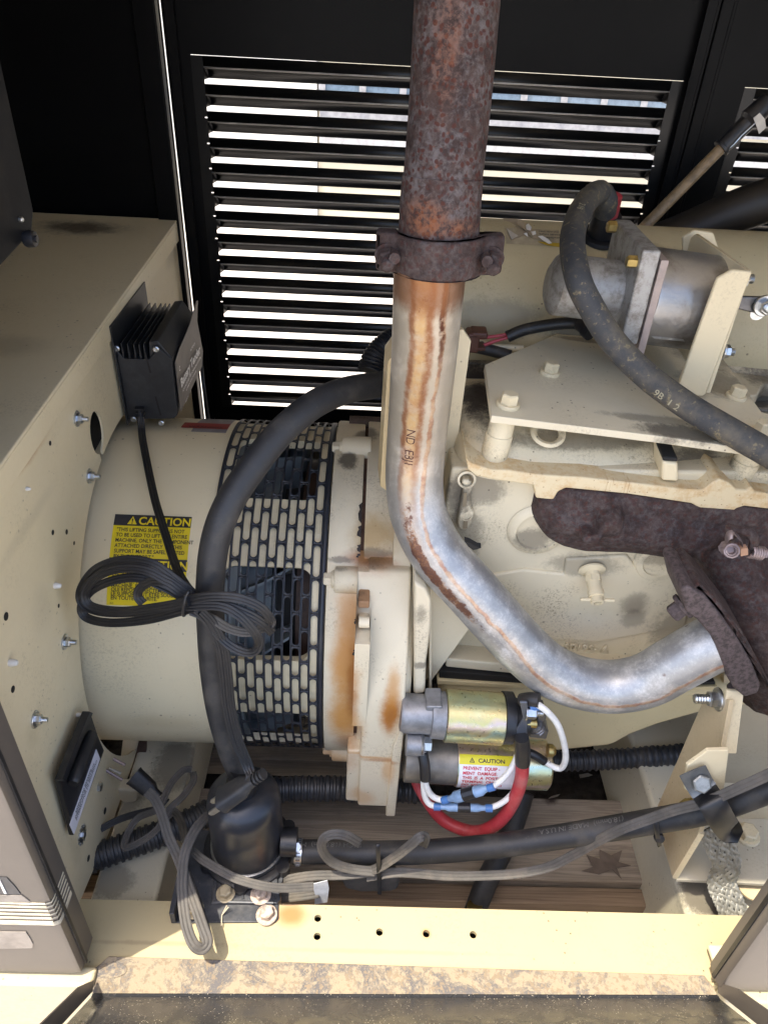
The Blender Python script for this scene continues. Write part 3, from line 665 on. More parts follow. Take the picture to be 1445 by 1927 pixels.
en = ['"THIS LIFTING SUPPORT IS NOT', 'TO BE USED TO LIFT THE ENTIRE', 'MACHINE. ONLY THE COMPONENT', 'ATTACHED DIRECTLY TO THIS', 'SUPPORT MAY BE SAFELY LIFTED', 'BY THE SUPPORT."']
fr_ = ['"CE SUPPORT DE LEVAGE NE', 'DOIT PAS ETRE UTILISE POUR', 'SOULEVER TOUTE LA', 'MACHINE. SEULE LA PIECE', 'QUI REPOSE DIRECTEMENT SUR', 'LE SUPPORT PUT ETRE SOULEVE', 'EN TOUTE SECURITE."']
for L_, v0, dv in ((en, HB+.0075, .0067), (fr_, yb2+HB+.0062, (LH-yb2-HB-.008)/7.0)):
    for i, t in enumerate(L_): text('lettering', t, .0066, blk, cg, fl(.0048, v0+i*dv), .014, sx=.885)
text('lettering', 'S-C', .003, blk, cg, fl(.004, LH-.0015), .01)
# red warning strip over the crest of the barrel
tr0 = thof(PC(330, 800)); RW = AR+.0006
def crest(x0, x1, t0, t1, mt, name, par, lift=0):
    b_ = band(x0, x1, RW+lift, t0, t1, 6); return ob(name, b_, mt, par, smooth=50)
wl = crest(-.245, -.197, d2r(97), d2r(118), plain('grey_label', (.30, .27, .27), .5, 0, .3), 'warning_label', gen)
crest(-.262, -.197, d2r(100), d2r(106), plain('red_label', (.34, .035, .025), .5, 0, .2), 'red_band', wl, .0004)
text('lettering', 'WARNING', .012, ink, wl, lambda x, y: drum(-.252+x, d2r(100.4)+y/AR*.75, RW+.0008), .01, sx=.8)
# ------------------------------------------------------------------ flywheel housing and adapter ring
fh = thing('flywheel_housing', (.03, AY, .2), 'rust streaked cream cast flywheel housing between the slotted guard and the starter', 'flywheel housing')
O = (.50, .235, .055)
def PF(x, y): return PC(x, y, .25)
FY = .598
O2 = (.33, .115, .02); st = [(PF(652, 1250), (.022, .05, .065), O, .95, .3, 30), (PF(650, 1350), (.026, .05, .06), O, .95, .3, 30), (PF(664, 1290), (.009, .05, .06), O2, .7, .4, 45), (PF(655, 1400), (.02, .05, .03), O2, .5, .4, 45), (PF(660, 1160), (.020, .05, .035), O, .7), (PY(735, 1345, FY), (.015, .03, .040), (.40, .155, .025), 1, .25, 60), (PY(733, 1355, FY), (.007, .03, .022), O2, .7, .35, 60),
      (PY(740, 1300, FY), (.010, .03, .035), O, .7, .3), (PY(715, 1430, FY), (.03, .03, .005), O2, .6, .3), (PY(680, 1130, FY), (.012, .03, .03), O, .7), (PY(690, 1425, FY), (.03, .02, .003), O, .6, .3), (PY(730, 1450, FY), (.010, .03, .03), O, .5, .4), (PY(680, 1500, FY), (.02, .03, .02), O, .45),
      (PF(705, 1052), (.04, .03, .009), (.34, .12, .035), .95, .2), (PF(705, 1010), (.03, .04, .030), (.40, .26, .10), .8), (PY(675, 1120, FY), (.010, .03, .04), O, .55), (PF(625, 1415), (.03, .05, .02), O, .6)]
sootz = [(PF(655, 868), (.016, .03, .006), .8), (PF(690, 820), (.02, .03, .02), .7), (PF(640, 1055), (.02, .03, .004), .6), (PY(790, 1140, .64), (.012, .03, .03), .5), (PY(790, 1255, .62), (.012, .03, .008), .6), (PC(700, 1050, .26), (.03, .03, .006), .5)]
M['fh'] = cream('cream_housing_paint', (.67, .59, .43), stains=st, soot=sootz, coarse=1, grime=.22, specks=.6, rough=.5, grit=.5)
RR = AR+.006
ob('adapter_ring', lathex([(XG1+.0015, AR-.05), (XG1+.0015, RR-.001), (XG1+.003, RR), (-.006, RR), (-.004, RR-.001), (-.004, .18)]), M['fh'], fh, smooth=50)
ob('joint_gap', lathex([(-.0045, RR-.006), (.0015, RR-.006)]), plain('rust_gap', (.10, .05, .03), .8, 0, .5, 60), fh, smooth=50)
ob('bell', lathex([(.0005, .18), (.0005, RR+.003), (.002, RR+.004), (.060, RR+.004), (.066, RR-.002), (.066, .12)]), M['fh'], fh, smooth=50)
for q, (y, h) in enumerate(((965, 26), (1000, 14), (1032, 9), (1046, 5), (1170, 7), (1228, 8), (1405, 8))):
    t_ = thof(PC(676, y, RR)); dt = h/2*.0009/RR*1.25
    P_ = [(-.0040, t_-dt), (-.0075-.0016*(q % 2), t_-dt*.7), (-.0085, t_-.1*dt), (-.0066, t_+.3*dt), (-.0082, t_+.7*dt), (-.0040, t_+dt)]
    ob('paint_chip', G().prism([drum(x_, a_, RR+.0004) for x_, a_ in P_], drum(0, t_, .0004)-drum(0, t_, 0)), plain('dark_primer', (.035, .025, .022), .7), fh)
# bolt bosses on the ring
bolt_c = hexbolt(.0085, .010, 1.35, .0035)
for x, y in ((645, 838), (630, 1090), (622, 1430)):
    p = PC(x, y, RR+.002); t = thof(p); d = V((0, -math.cos(t), math.sin(t))); c = drum(0, t, RR-.003)
    ob('bolt_boss', G().lathe(V((-.034, c.y, c.z)), (1, 0, 0), [(0, .0152), (.002, .0168), (.0385, .0172)], 28), M['fh'], fh, smooth=40)
    shared('bolt', bolt_c, M['fh'], fh, V((-.034, c.y, c.z)), (-1, 0, 0), 1, .3)
tb_ = drum(0, d2r(112), RR); ob('bolt_boss', G().lathe(V((-.028, tb_.y, tb_.z)), (1, 0, 0), [(0, .010), (.06, .010)], 20), plain('rust_boss', (.10, .065, .045), .7, 0, .4, 60, .4), fh)
# block-like front of the housing
zt_ = PY(720, 1060, FY).z
def FQ(x, y): return PY(x, y, FY)
xa, xm, xb = FQ(668, 1150).x, FQ(689, 1150).x, FQ(780, 1150).x
zb1, zb2 = FQ(700, 1518).z, FQ(740, 1532).z; xs = FQ(727, 1480).x; xc = FQ(757, 1480).x; x652 = FQ(654, 1480).x
g = G()
def blk3(xa, xb, za, zb, ya, yb=.80): g.box((xa, ya, za), (xb, yb, zb))
RBk = AY-FY
def arcprof(t0, t1, zend, yb=.80): return [(AY-RBk*math.cos(t), AZ+RBk*math.sin(t)) for t in [t0+(t1-t0)*k/14 for k in range(15)]]+[(FY, zend), (yb, zend), (yb, AZ+RBk*math.sin(t0))]
def xblock(nm, x0, x1, t0, zend, mt=None, **k): return ob(nm, G().prism([V((x0, y, z)) for y, z in arcprof(math.radians(t0), 0, zend)], (x1-x0, 0, 0)), mt or M['fh'], fh, bev=.004, seg=3, **k)
xblock('mounting_block', xm, xb-.0005, 45, zb1)
xblock('corner_lug', xa+.001, xm+.006, 44.5, AZ+RBk*math.sin(math.radians(33)))
ob('side_plate', G().prism([V((x, FY+.006, z)) for x, z in [(FQ(653, 1420).x, FQ(653, 1420).z), (xm+.01, FQ(690, 1420).z), (xm+.01, zb1+.001), (FQ(650, 1517).x, zb1+.003)]], (0, .09, 0)), M['fh'], fh, bev=.003)
ob('lip', G().prism([V((x, FY-.0045, z)) for x, z in [(xs+.002, zb2+.001), (xb, zb2+.001), (xb+.001, AZ+.02), (xs+.012, AZ), (xs+.004, FQ(727, 1400).z)]], (0, .10, 0)), M['fh'], fh, bev=.0035, seg=3)
ob('upper_rib', G().prism([V((xb-.023, AY-R_*math.cos(t), AZ+R_*math.sin(t))) for R_, t in [(.263, d2r(a_)) for a_ in range(40, 96, 5)]+[(.22, d2r(95)), (.22, d2r(40))]], (.022, 0, 0)), M['fh'], fh, bev=.002)
# starter ring teeth window: lugs between ring and block
for y0, y1, c in ((1132, 1145, 'rust'), (1158, 1184, 'p'), (1197, 1230, 'c'), (1232, 1246, 'rust'), (1250, 1292, 'c'), (1294, 1322, 'p'), (1328, 1392, 'rust')):
    a, b = PY(674, y0, .64), PY(674, y1, .64); yy = {'rust': .640, 'p': .628, 'c': .612}[c]
    mt = M['fh'] if c != 'rust' else plain('rusty_lug', (.36, .20, .10), .7, 0, .4, 60, .3)
    ob('casting_lug', G().box((-.004, yy, b.z), (xm+.004, .70, a.z)), mt, fh, bev=.002)
for y in (1170, 1300): a = PY(682, y, .622); ob('casting_pin', G().lathe(a-V((.004, 0, 0)), (1, 0, 0), [(0, .007), (.012, .007)], 14), M['fh'], fh)
ob('rear_flange', G().prism([PY(x, y, .622) for x, y in ((779, 1095), (800, 1108), (811, 1130), (810, 1180), (806, 1220), (802, 1245), (800, 1305), (778, 1308))], (0, .15, 0)), M['fh'], fh, bev=.004, seg=3)
ob('gusset', G().prism([PY(x, y, .665) for x, y in ((806, 1060), (850, 1110), (896, 1166), (806, 1290))], (0, .008, 0)), M['fh'], fh, bev=.0015)
ob('gusset_edge', G().prism([PY(x, y, .664) for x, y in ((806, 1070), (811, 1070), (811, 1285), (806, 1290))], (0, -.02, 0)), M['fh'], fh, bev=.001)
# ------------------------------------------------------------------ heat shield behind the exhaust pipe
hs = thing('pipe_backing_plate', (.07, .74, .6), 'cream flat bracket plate standing behind the galvanised exhaust pipe', 'bracket plate')
HY = .745
M['cream_plate'] = cream('cream_plate_paint', stains=[(PY(720, 888, HY), (.02, .02, .014), (.45, .18, .05), .9, .25)], grime=.2)
ob('plate', G().prism([PY(x, y, HY) for x, y in ((737, 636), (724, 655), (711, 884), (724, 894), (790, 896), (800, 1080), (826, 1078), (857, 860), (886, 642), (871, 620))], (0, .006, 0)), M['cream_plate'], hs, bev=.001)
ob('fold', G().prism([PY(x, y, HY) for x, y in ((738, 634), (724, 655), (711, 884), (724, 894))], (.003, -.035, .0)), cream('cream_fold_paint', (.62, .48, .26), grime=.2), hs, bev=.001)
# ------------------------------------------------------------------ exhaust: galvanised lower pipe
EP = [(812, 470, .65), (808, 520, .652), (800, 640, .668), (790, 760, .684), (782, 850, .690), (780, 915, .682), (790, 975, .668), (823, 1040, .652), (880, 1104, .636), (935, 1166, .624), (985, 1220, .616),
      (1030, 1258, .610), (1085, 1283, .606), (1150, 1292, .602), (1215, 1280, .598), (1270, 1250, .595), (1320, 1222, .594), (1352, 1206, .594)]
s = N('galvanised_pipe'); uvs = s.sep(s.uv()); u, v = uvs[0], uvs[1]
wob = s.math('ADD', s.math('MULTIPLY_ADD', s.noise(13, 3, .6), .060, -.030), s.math('MULTIPLY_ADD', s.noise(75, 4, .7), .034, -.017))
def ang(c0, c1=0.):
    a = s.math('ADD', s.math('SUBTRACT', s.math('SUBTRACT', v, c0), s.mul(u, c1)), wob)
    return s.math('ABSOLUTE', s.math('SUBTRACT', s.math('FRACT', s.math('ADD', a, .5)), .5))
n1 = s.noise(28, 7, .72); n2 = s.noise(330, 4, .8); n3 = s.noise(70, 5, .7)
c = s.mix(s.step(n1, .36, .66), (.33, .33, .33), (.45, .445, .435))
frost = s.step(s.math('ADD', s.mul(n1, .8), s.mul(n2, .75)), .74, 1.0)
c = s.mix(s.mul(frost, .65), c, (.62, .61, .59))
upz = s.step(u, .36, .16)
c = s.mix(s.mul(upz, .8), c, (.56, .49, .38))
fall = s.step(u, .37, .17)
amb = s.mul(s.mul(s.step(ang(.036), .070, .012), fall), s.step(n3, .25, .6, .35, 1)); c = s.mix(s.mul(amb, .75), c, s.mix(s.step(n1, .4, .6), (.60, .38, .14), (.50, .25, .065)))
bl = s.mul(s.math('MAXIMUM', s.step(ang(.078), .024, .003), s.step(ang(-.004, .02), .030, .003)), fall); c = s.mix(s.mul(s.mul(bl, s.step(n3, .2, .6, .4, 1)), .85), c, (.25, .085, .03))
cor = s.mul(s.step(ang(.050), .060, .01), s.mul(s.step(u, .23, .34), s.step(u, .50, .38)))
cm = s.step(s.math('ADD', s.mul(n3, .9), s.mul(cor, .45)), .66, .80); c = s.mix(s.mul(s.mul(cm, s.step(cor, .05, .3)), .9), c, (.12, .045, .03))
cm2 = s.step(s.math('ADD', s.noise(55, 6, .75, .5), s.mul(cor, .35)), .62, .74); c = s.mix(s.mul(s.mul(s.mul(cm2, s.step(cor, .05, .7)), s.step(n2, .40, .62)), .65), c, s.mix(s.step(n3, .42, .58), (.34, .17, .075), (.15, .06, .03)))
seam_a = ang(-.074, .105)
seam = s.mul(s.step(seam_a, .017, .005), s.step(n3, .25, .55, .45, 1)); c = s.mix(s.mul(seam, .75), c, s.mix(s.step(n3, .45, .6), (.50, .27, .12), (.34, .14, .07)))
halo = s.step(seam_a, .07, .0); c = s.mix(s.mul(s.mul(halo, s.step(n1, .4, .6)), .35), c, (.68, .56, .44))
spot = s.mul(s.step(s.voro(26), .10, .04), s.step(n1, .44, .58)); c = s.mix(spot, c, (.10, .04, .03))
drk = s.mul(s.mul(s.step(ang(-.06), .020, .004), s.step(u, .13, .06)), s.step(n3, .3, .5)); c = s.mix(drk, c, (.10, .035, .02))
fle = s.mul(s.mul(amb, s.step(s.noise(95, 5, .75), .56, .66)), s.step(n1, .4, .6)); c = s.mix(s.mul(fle, .8), c, (.16, .06, .025))
top = s.step(s.math('ADD', u, s.mul(n1, .03)), .066, .048); c = s.mix(s.mul(top, .85), c, (.22, .09, .035))
s.out(c, s.step(n2, .3, .7, .33, .50), s.step(frost, 0, 1, .60, .20), s.bump(s.math('ADD', n2, s.mul(seam, 2)), .25, .0008)); M['galv'] = s.m
ep = thing('exhaust_pipe', PY(782, 850, .69), 'galvanised exhaust pipe with rust streaks, bending down to the manifold flange', 'exhaust pipe')
ob('pipe', G().tube(T(EP, 7), .0318, 40, uv=True, ref=V((0, -1, 0))), M['galv'], ep, smooth=60)
epts = T(EP, 7)
def onpipe(v0, i0):
    L_ = [0]
    for i in range(i0, len(epts)-1): L_.append(L_[-1]+(epts[i+1]-epts[i]).length)
    def fn(x, y):
        k = max(j for j in range(len(L_)) if L_[j] <= max(x, 0)); k = min(k, len(L_)-2); p = epts[i0+k]; d = (epts[i0+k+1]-p).normalized(); p = p+d*(x-L_[k])
        u_ = V((0, -1, 0)); u_ = (u_-d*u_.dot(d)).normalized(); w_ = d.cross(u_); a = 2*PI*v0-y/.0318
        return p+(u_*math.cos(a)+w_*math.sin(a))*.0321
    return fn
stp = plain('dark_stamped_mark', (.10, .04, .035), .8, 0, .4, 200)
i9 = min(range(len(epts)), key=lambda i: (epts[i]-PY(789, 778, .684)).length)
text('stamped_text', 'ND  E8J1', .0135, stp, ep, (lambda f: lambda x, y: f(x, y-.005))(onpipe(.042, i9)), -.004, sx=1.0)
# burnt shred on the pipe
ob('burnt_shred', G().prism([PY(x, y, .625) for x, y in ((874, 1019), (884, 1022), (898, 1030), (905, 1031), (897, 1034), (890, 1035), (881, 1029))], (0, .006, .002)), M['dark'], ep)
# rusty upper pipe
M['rust_pipe'] = rusty('rusty_grey_pipe', .95, .5, .85, .85, [(PY(795, 412, .62), (.02, .03, .016), (.24, .08, .025), .65), (PY(850, 432, .62), (.03, .03, .008), (.20, .07, .025), .7), (PY(840, 90, .65), (.012, .03, .05), (.22, .08, .035), .5)]); M['rust_dark'] = rusty('rusty_cast_iron', .55, .35, .45, .8)
UPP = [(824, 462, .655), (826, 430, .655), (829, 380, .656), (833, 332, .658)]
UPQ = [(832, 345, .657), (846, 200, .668), (860, 0, .683)]
rpz = thing('rusty_riser', PY(826, 430, .655), 'thick rust speckled riser pipe running up out of the picture', 'exhaust pipe')
ob('sleeve', G().tube(T(UPP, 5), lambda L, i: .0345-.0010*(i/14)**2, 40), M['rust_pipe'], rpz, smooth=50)
ob('pipe', G().tube(T(UPQ, 6)[:-1]+[PY(860, 0, .683), PY(860, 0, .683)+(PY(860, 0, .683)-PY(846, 200, .668)).normalized()*.34], .0326, 40), M['rust_pipe'], rpz, smooth=50)
# clamp round the joint
cl_ = thing('pipe_clamp', PY(826, 475, .62), 'heavily rusted saddle clamp with two bolts round the exhaust joint', 'clamp')
pc = PY(826, 466, .653); g = G()
ax = (PY(833, 332, .658)-PY(824, 462, .655)).normalized()
ex = V((1, 0, -ax.x)).normalized(); ey = ax.cross(ex)
hb_, ht_ = -.0195, .0135
arc = [(math.cos(t), math.sin(t)) for t in [PI*k/16 for k in range(17)]]
outer = [(-.0545, .010), (-.0545, -.006), (-.050, -.012), (-.038, -.014), (-.032, -.022), (-.022, -.033), (-.008, -.0385), (.008, -.0385), (.022, -.033), (.032, -.022), (.038, -.014), (.050, -.012), (.0555, -.006), (.0555, .010)]
inner = [(.0345*a, -.0345*b) for a, b in arc]
pol = outer+[(.036, .010)]+inner+[(-.036, .010)]
ob('saddle', G().prism([pc+ex*x+ey*y+ax*hb_ for x, y in pol], ax*(ht_-hb_)), M['rust_dark'], cl_, bev=.004, seg=3)
ub = [pc+ex*(.0385*math.cos(t))+ey*(.0385*math.sin(t))-ax*.003 for t in [PI*k/20 for k in range(21)]]
ob('u_bolt', G().tube([ub[0]-ey*.03]+ub+[ub[-1]-ey*.03], .0048, 10), M['rust_dark'], cl_)
nutm = hexbolt(.0088, .009, 1.25, .002, .010, .62)
for sx, x, y in ((-1, 737, 492), (1, 919, 498)):
    p = pc+ex*(sx*.0445)-ey*.010-ax*.005; shared('nut', nutm, M['rust_dark'], cl_, p, -ey-ax*.25, 1, .2*sx)
# ------------------------------------------------------------------ exhaust manifold
mf = thing('exhaust_manifold', PY(1330, 1050, .64), 'dark rusted cast iron exhaust manifold at the right under the valve cover', 'manifold')
g = G()
def PM(x, y, Y=.62): return PY(x, y, Y)
g.prism([PM(x, y, .702) for x, y in ((992, 900), (997, 955), (1018, 988), (1050, 1022), (1088, 1032), (1132, 1025), (1182, 1036), (1240, 1047), (1288, 1050), (1300, 1064), (1320, 1110), (1340, 1150), (1470, 1200), (1490, 1010), (1490, 950), (1200, 915))], (0, .035, 0))
for ps_, r_ in (([(1022, 945, .70), (1048, 988, .698), (1100, 1008, .697), (1180, 1012, .695), (1280, 1026, .69), (1340, 1060, .68)], .0185), ([(1010, 920, .705), (1100, 930, .70), (1250, 945, .70), (1500, 985, .69)], .022)): g.tube(T(ps_, 5), r_, 14)
g.tube(cat([PM(1030, 955, .700), PM(1120, 980, .695), PM(1240, 998, .690), (PM(1380, 1022, .685)), PM(1500, 1045, .68)], 5), .027, 14)
g.tube(cat([PM(1350, 1020, .67), PM(1392, 1090, .645), PM(1430, 1170, .625), PM(1470, 1290, .615)], 5), lambda L, i: .028+.024*min(L/.15, 1), 16)
g.lathe(PM(1150, 1000, .655), (0, .2, .05), [(0, .014), (.03, .020)], 12)
g.box(PM(1096, 1012, .650), PM(1118, 1000, .68))
o_ = ob('casting', g, M['rust_dark'], mf, remesh=.0032, seg=12)
md = o_.modifiers.new('rough', 'DISPLACE'); tx = bpy.data.textures.new('cast', 'CLOUDS'); tx.noise_scale = .02; md.texture = tx; md.strength = .002; md.mid_level = .5; md.texture_coords = 'GLOBAL'
fl_ = [(1281, 1112), (1288, 1104), (1300, 1105), (1326, 1122), (1356, 1158), (1390, 1206), (1415, 1250), (1431, 1290), (1426, 1305), (1400, 1313), (1380, 1296), (1368, 1276), (1362, 1258), (1352, 1228), (1336, 1196), (1312, 1168), (1290, 1152)]
M['rust_flange'] = plain('purple_brown_iron', (.105, .078, .078), .7, .15, .62, 240, .5, bsc=260, bd=.0012)
M['rust_old'] = rusty('purple_rust_flange', .35, .25, .75, 1.5)
ob('flange', G().prism([PM(x, y, .560) for x, y in fl_], (0, .066, 0)), M['rust_flange'], mf, bev=.006, seg=3)
ob('flange', G().prism([PM(x, y, .566) for x, y in ((1300, 1108), (1316, 1098), (1345, 1125), (1400, 1195), (1436, 1262), (1462, 1312), (1440, 1296), (1418, 1250), (1392, 1204), (1358, 1156), (1328, 1120))], (0, .062, 0)), M['rust_dark'], mf, bev=.004)
fb_ = hexbolt(.0098, .013, 1.5, .005); fd = (PM(1352, 1206, .594)-PM(1270, 1250, .595)).normalized()
shared('bolt', fb_, M['rust_flange'], mf, PM(1288, 1138, .585), -fd+V((0, -.15, .0)), 1, .2)
shared('bolt', fb_, rusty('orange_rust_bolt', .2, .6, .2, 2), mf, PM(1398, 1283, .585), -fd+V((0, -.3, 0)), 1.0, .5)
# spring clip
scp = thing('spring_clip', PM(1390, 1030, .58), 'small rusty spring and hose clip on the manifold heat valve', 'clip')
a = PM(1372, 1034, .585); b = a+V((-.012, -.028, -.006)).normalized()*.028
M['clip'] = plain('pinkish_bare_steel', (.30, .235, .225), .5, .6, .3, 90, .2)
def helix(a, b, r, turns, n=10):
    a, b = V(a), V(b); u_, w_ = perp(b-a); return [a+(b-a)*(k/(turns*n))+(u_*math.cos(2*PI*k/n)+w_*math.sin(2*PI*k/n))*r for k in range(turns*n+1)]
ob('coil', G().tube(helix(PM(1366, 1030, .60), PM(1377, 1037, .575), .0068, 7), .0013, 6), M['clip'], scp)
ob('bushing', G().lathe(PM(1366, 1030, .6), PM(1377, 1037, .575)-PM(1366, 1030, .6), [(0, .0055), (.022, .0055), (.027, .0058), (.0275, .0040), (.020, .0036)], 16), M['clip'], scp)
ob('strap', G().ribbon(cat([PM(1366, 1028, .59), PM(1368, 1010, .585), PM(1383, 1006, .582), PM(1394, 1020, .585), PM(1392, 1040, .59)], 6), .009, .0016, side=(1, 0, .3), lobes=1), M['clip'], scp)
ob('end_tab', G().box((-.006, -.003, -.006), (.006, .003, .006), None, None) if 0 else G().prism([PM(x, y, .58) for x, y in ((1393, 1033), (1406, 1031), (1407, 1044), (1393, 1047))], (0, .006, 0)), plain('orange_tan_tab', (.46, .27, .17), .6, 0, .2), scp)
ob('spring', G().tube(helix(PM(1408, 1037, .585), PM(1434, 1042, .588), .0062, 6), .0015, 6), M['clip'], scp)
ob('bracket', G().tube(cat([PM(1365, 997, .60), PM(1405, 1000, .59), PM(1418, 1015, .588), PM(1415, 1030, .590)], 5), .0050, 8), M['rust_dark'], scp)
# ------------------------------------------------------------------ engine block and sump
BYF = .70
M['head_d'] = cream('recess_shade_paint', (.20, .16, .10), grime=.5)  # darker cream that paints the shade of the rib's recesses
eb = thing('engine_block', (.3, .87, .3), 'cream engine block side behind the exhaust pipe, with cast bosses and a drain cock', 'engine')
M['block'] = cream('cream_block_paint', (.66, .58, .41), coarse=0, grime=.35, specks=.9, rough=.45, grit=.75,
    soot=[(PY(930, 1246, BYF), (.13, .04, .012), .9), (PY(1150, 1245, BYF), (.12, .04, .012), .6), (PY(870, 1010, BYF), (.03, .03, .06), .5), (PY(1100, 1060, BYF), (.06, .03, .02), .45), (PY(1280, 1180, BYF), (.05, .03, .05), .5), (PY(1000, 1012, BYF), (.03, .03, .02), .6), (PY(1190, 1130, BYF), (.022, .03, .022), .35), (PY(1190, 1160, BYF), (.02, .03, .02), .4), (PY(900, 920, BYF), (.04, .03, .03), .6), (PY(1250, 1050, BYF), (.05, .03, .012), .4), (PY(860, 930, BYF), (.02, .03, .03), .6)],
    stains=[(PY(1190, 1140, BYF), (.02, .03, .025), (.30, .25, .18), .55), (PY(900, 1215, BYF), (.08, .03, .04), (.45, .37, .24), .5), (PY(1110, 1180, BYF), (.12, .03, .03), (.70, .65, .52), .5)])
ob('side_casting', G().prism([PY(x, y, BYF) for x, y in ((800, 1285), (812, 1150), (836, 960), (850, 880), (1500, 890), (1500, 1300), (1340, 1278), (1100, 1262), (830, 1248))], (0, .25, 0)), M['block'], eb, bev=.004)
g = G().prism([PY(x, y, BYF-.004) for x, y in ((985, 1072), (1060, 1080), (1064, 1052), (1180, 1045), (1195, 1066), (1290, 1078), (1300, 1120), (1290, 1180), (1120, 1210), (905, 1196), (862, 1130), (880, 1096), (930, 1082))], (0, .01, 0))
ob('raised_face', g, M['block'], eb, bev=.0035, seg=3)
p = PY(1012, 1002, BYF-.006); ob('plug_boss', G().lathe(p, (0, -1, 0), [(-.005, .036), (.000, .032), (.001, .026), (-.0025, .0245), (-.003, .0)], 36, False), M['block'], eb, smooth=50)
p = PY(1240, 1060, BYF-.006); ob('plug_boss', G().lathe(p, (0, -1, 0), [(-.005, .03), (.000, .027), (.001, .02), (-.0025, .019), (-.003, 0)], 32, False), M['block'], eb, smooth=50)
p = PY(1226, 1216, BYF); ob('casting_ring', G().lathe(p, (0, -1, 0), [(-.001, .0105), (.0008, .0105), (.0008, .0095), (-.001, .0095)], 28, False), M['block'], eb)
# dog-bone rib at the left
g = G().prism([PY(x, y, BYF-.012) for x, y in ((868, 905), (886, 903), (892, 918), (884, 935), (886, 955), (893, 965), (888, 985), (878, 1000), (862, 998), (860, 985), (864, 965), (866, 950), (870, 930))], (0, .02, 0))
ob('lifting_rib', g, M['block'], eb, bev=.004, seg=3)
for x, y, r_ in ((878, 903, .013), (877, 970, .009)): ob('rib_boss', G().lathe(PY(x, y, BYF-.012), (0, -1, .2), [(-.004, r_*.8), (.0005, r_*.8), (.001, r_*.62), (-.001, r_*.6)], 20, False), M['block'], eb)
for q in (((872, 928), (878, 926), (877, 952), (870, 954)), ((872, 978), (880, 978), (879, 994), (871, 994))): ob('rib_slot_shade', G().prism([PY(x, y, BYF-.0125) for x, y in q], (0, -.0006, 0)), M['head_d'], eb)
ct_ = text('cast_text', '50195- A', .0165, M['block'], eb, onplane(PY(1058, 1222, BYF-.0018), (1, 0, -.03), (.03, 0, 1), 0), .01, sx=1.0)
md = ct_.modifiers.new('s', 'SOLIDIFY'); md.thickness = .0034; md.offset = 0
# drain cock
dc0 = PY(1113, 1072, BYF-.004); dd = V((.02, -.9, -.35)).normalized()
dcm = M['cream_clean']
cock = ob('drain_cock', G().lathe(dc0, dd, [(0, .0165), (.002, .0165), (.004, .0125), (.005, .0092), (.010, .0092)], 28), dcm, eb)
ob('cock_nut', G().lathe(dc0+dd*.010, dd, [(0, .0098), (.007, .0098)], 6), dcm, cock)
ob('cock_body', G().lathe(dc0+dd*.017, dd, [(0, .0086), (.012, .0086), (.0125, .0098), (.020, .0098), (.0205, .0072), (.028, .0080), (.0285, .0045), (.022, .0045)], 20), dcm, cock)
ph = dc0+dd*.040; ob('cock_handle', G().cyl(ph-V((.0195, 0, .001)), ph+V((.021, 0, -.001)), .0021, n=8), dcm, cock)
# gasket and flange
sp_ = lambda x, y, Y: PY(x, y, Y)
ob('sump_flange', G().prism([PY(x, y, .672) for x, y in ((838, 1240), (1000, 1254), (1200, 1262), (1345, 1262), (1345, 1276), (1200, 1284), (1000, 1272), (838, 1256))], (0, .05, 0)), M['block'], eb, bev=.003)
ob('gasket', G().prism([PY(x, y, .668) for x, y in ((826, 1262), (1000, 1277), (1200, 1287), (1345, 1283), (1345, 1290), (1200, 1297), (1000, 1289), (826, 1276))], (0, .07, 0)), M['dark'], eb, bev=.001)
M['sump'] = cream('cream_sump_paint', (.60, .50, .29), grime=.12, specks=.25, rough=.38)
op = thing('oil_pan', PY(1080, 1400, .67), 'smooth yellowish cream oil pan under the block behind the starter', 'oil pan')
prof_ = [(822, 1283), (1000, 1292), (1200, 1298), (1350, 1292), (1480, 1292), (1480, 1322), (1312, 1350), (1240, 1370), (1192, 1388), (1152, 1410), (1050, 1420), (930, 1416), (835, 1400)]
ob('pan', G().prism([PY(x, y, .672) for x, y in prof_], (0, .34, 0)), M['sump'], op, bev=.022, seg=6, smooth=60)
ob('pan_flange', G().prism([PY(x, y, .664) for x, y in ((822, 1280), (1000, 1291), (1200, 1297), (1350, 1292), (1350, 1299), (1200, 1304), (1000, 1298), (822, 1288))], (0, .07, 0)), M['sump'], op, bev=.0015)
# ------------------------------------------------------------------ valve cover
vc = thing('valve_cover', (.3, .78, .71), 'long rounded cream valve cover with soot and rust drips, under the flat plate', 'valve cover')
def VS(x, y, Y=.684): return PY(x, y, Y)
M['vc'] = cream('cream_valve_cover_paint', (.68, .60, .42), coarse=1, grime=.3, specks=.8, rough=.5, grit=.7,
    soot=[(VS(900, 770, .75), (.025, .05, .02), .8), (VS(1080, 822, .74), (.16, .035, .010), .6), (VS(1320, 862, .72), (.05, .03, .016), .8), (VS(900, 750, .8), (.03, .05, .02), 1)],
    stains=[(VS(885, 850, .70), (.02, .05, .04), (.50, .30, .10), .4), (VS(1020, 890), (.06, .03, .02), (.55, .36, .14), .35)])
rs = N('rust_dripped_cream'); rp_ = rs.scl(rs.pos(), (260, 30, 14)); st_ = rs.noise(1, 3, .7, 0, rp_); bl_ = rs.noise(16, 4, .6)
rc = rs.mix(rs.mul(rs.step(rs.noise(45, 6, .75), .44, .70), .75), (.66, .545, .34), (.50, .29, .10)); rc = rs.mix(rs.mul(rs.mul(rs.step(st_, .58, .70), rs.step(bl_, .50, .62)), .7), rc, (.34, .15, .05))
rc = rs.mix(rs.step(rs.voro(150), .16, .06, 0, .7), rc, (.2, .08, .03))
rc = rs.mix(.06, rc, (.68, .60, .42))
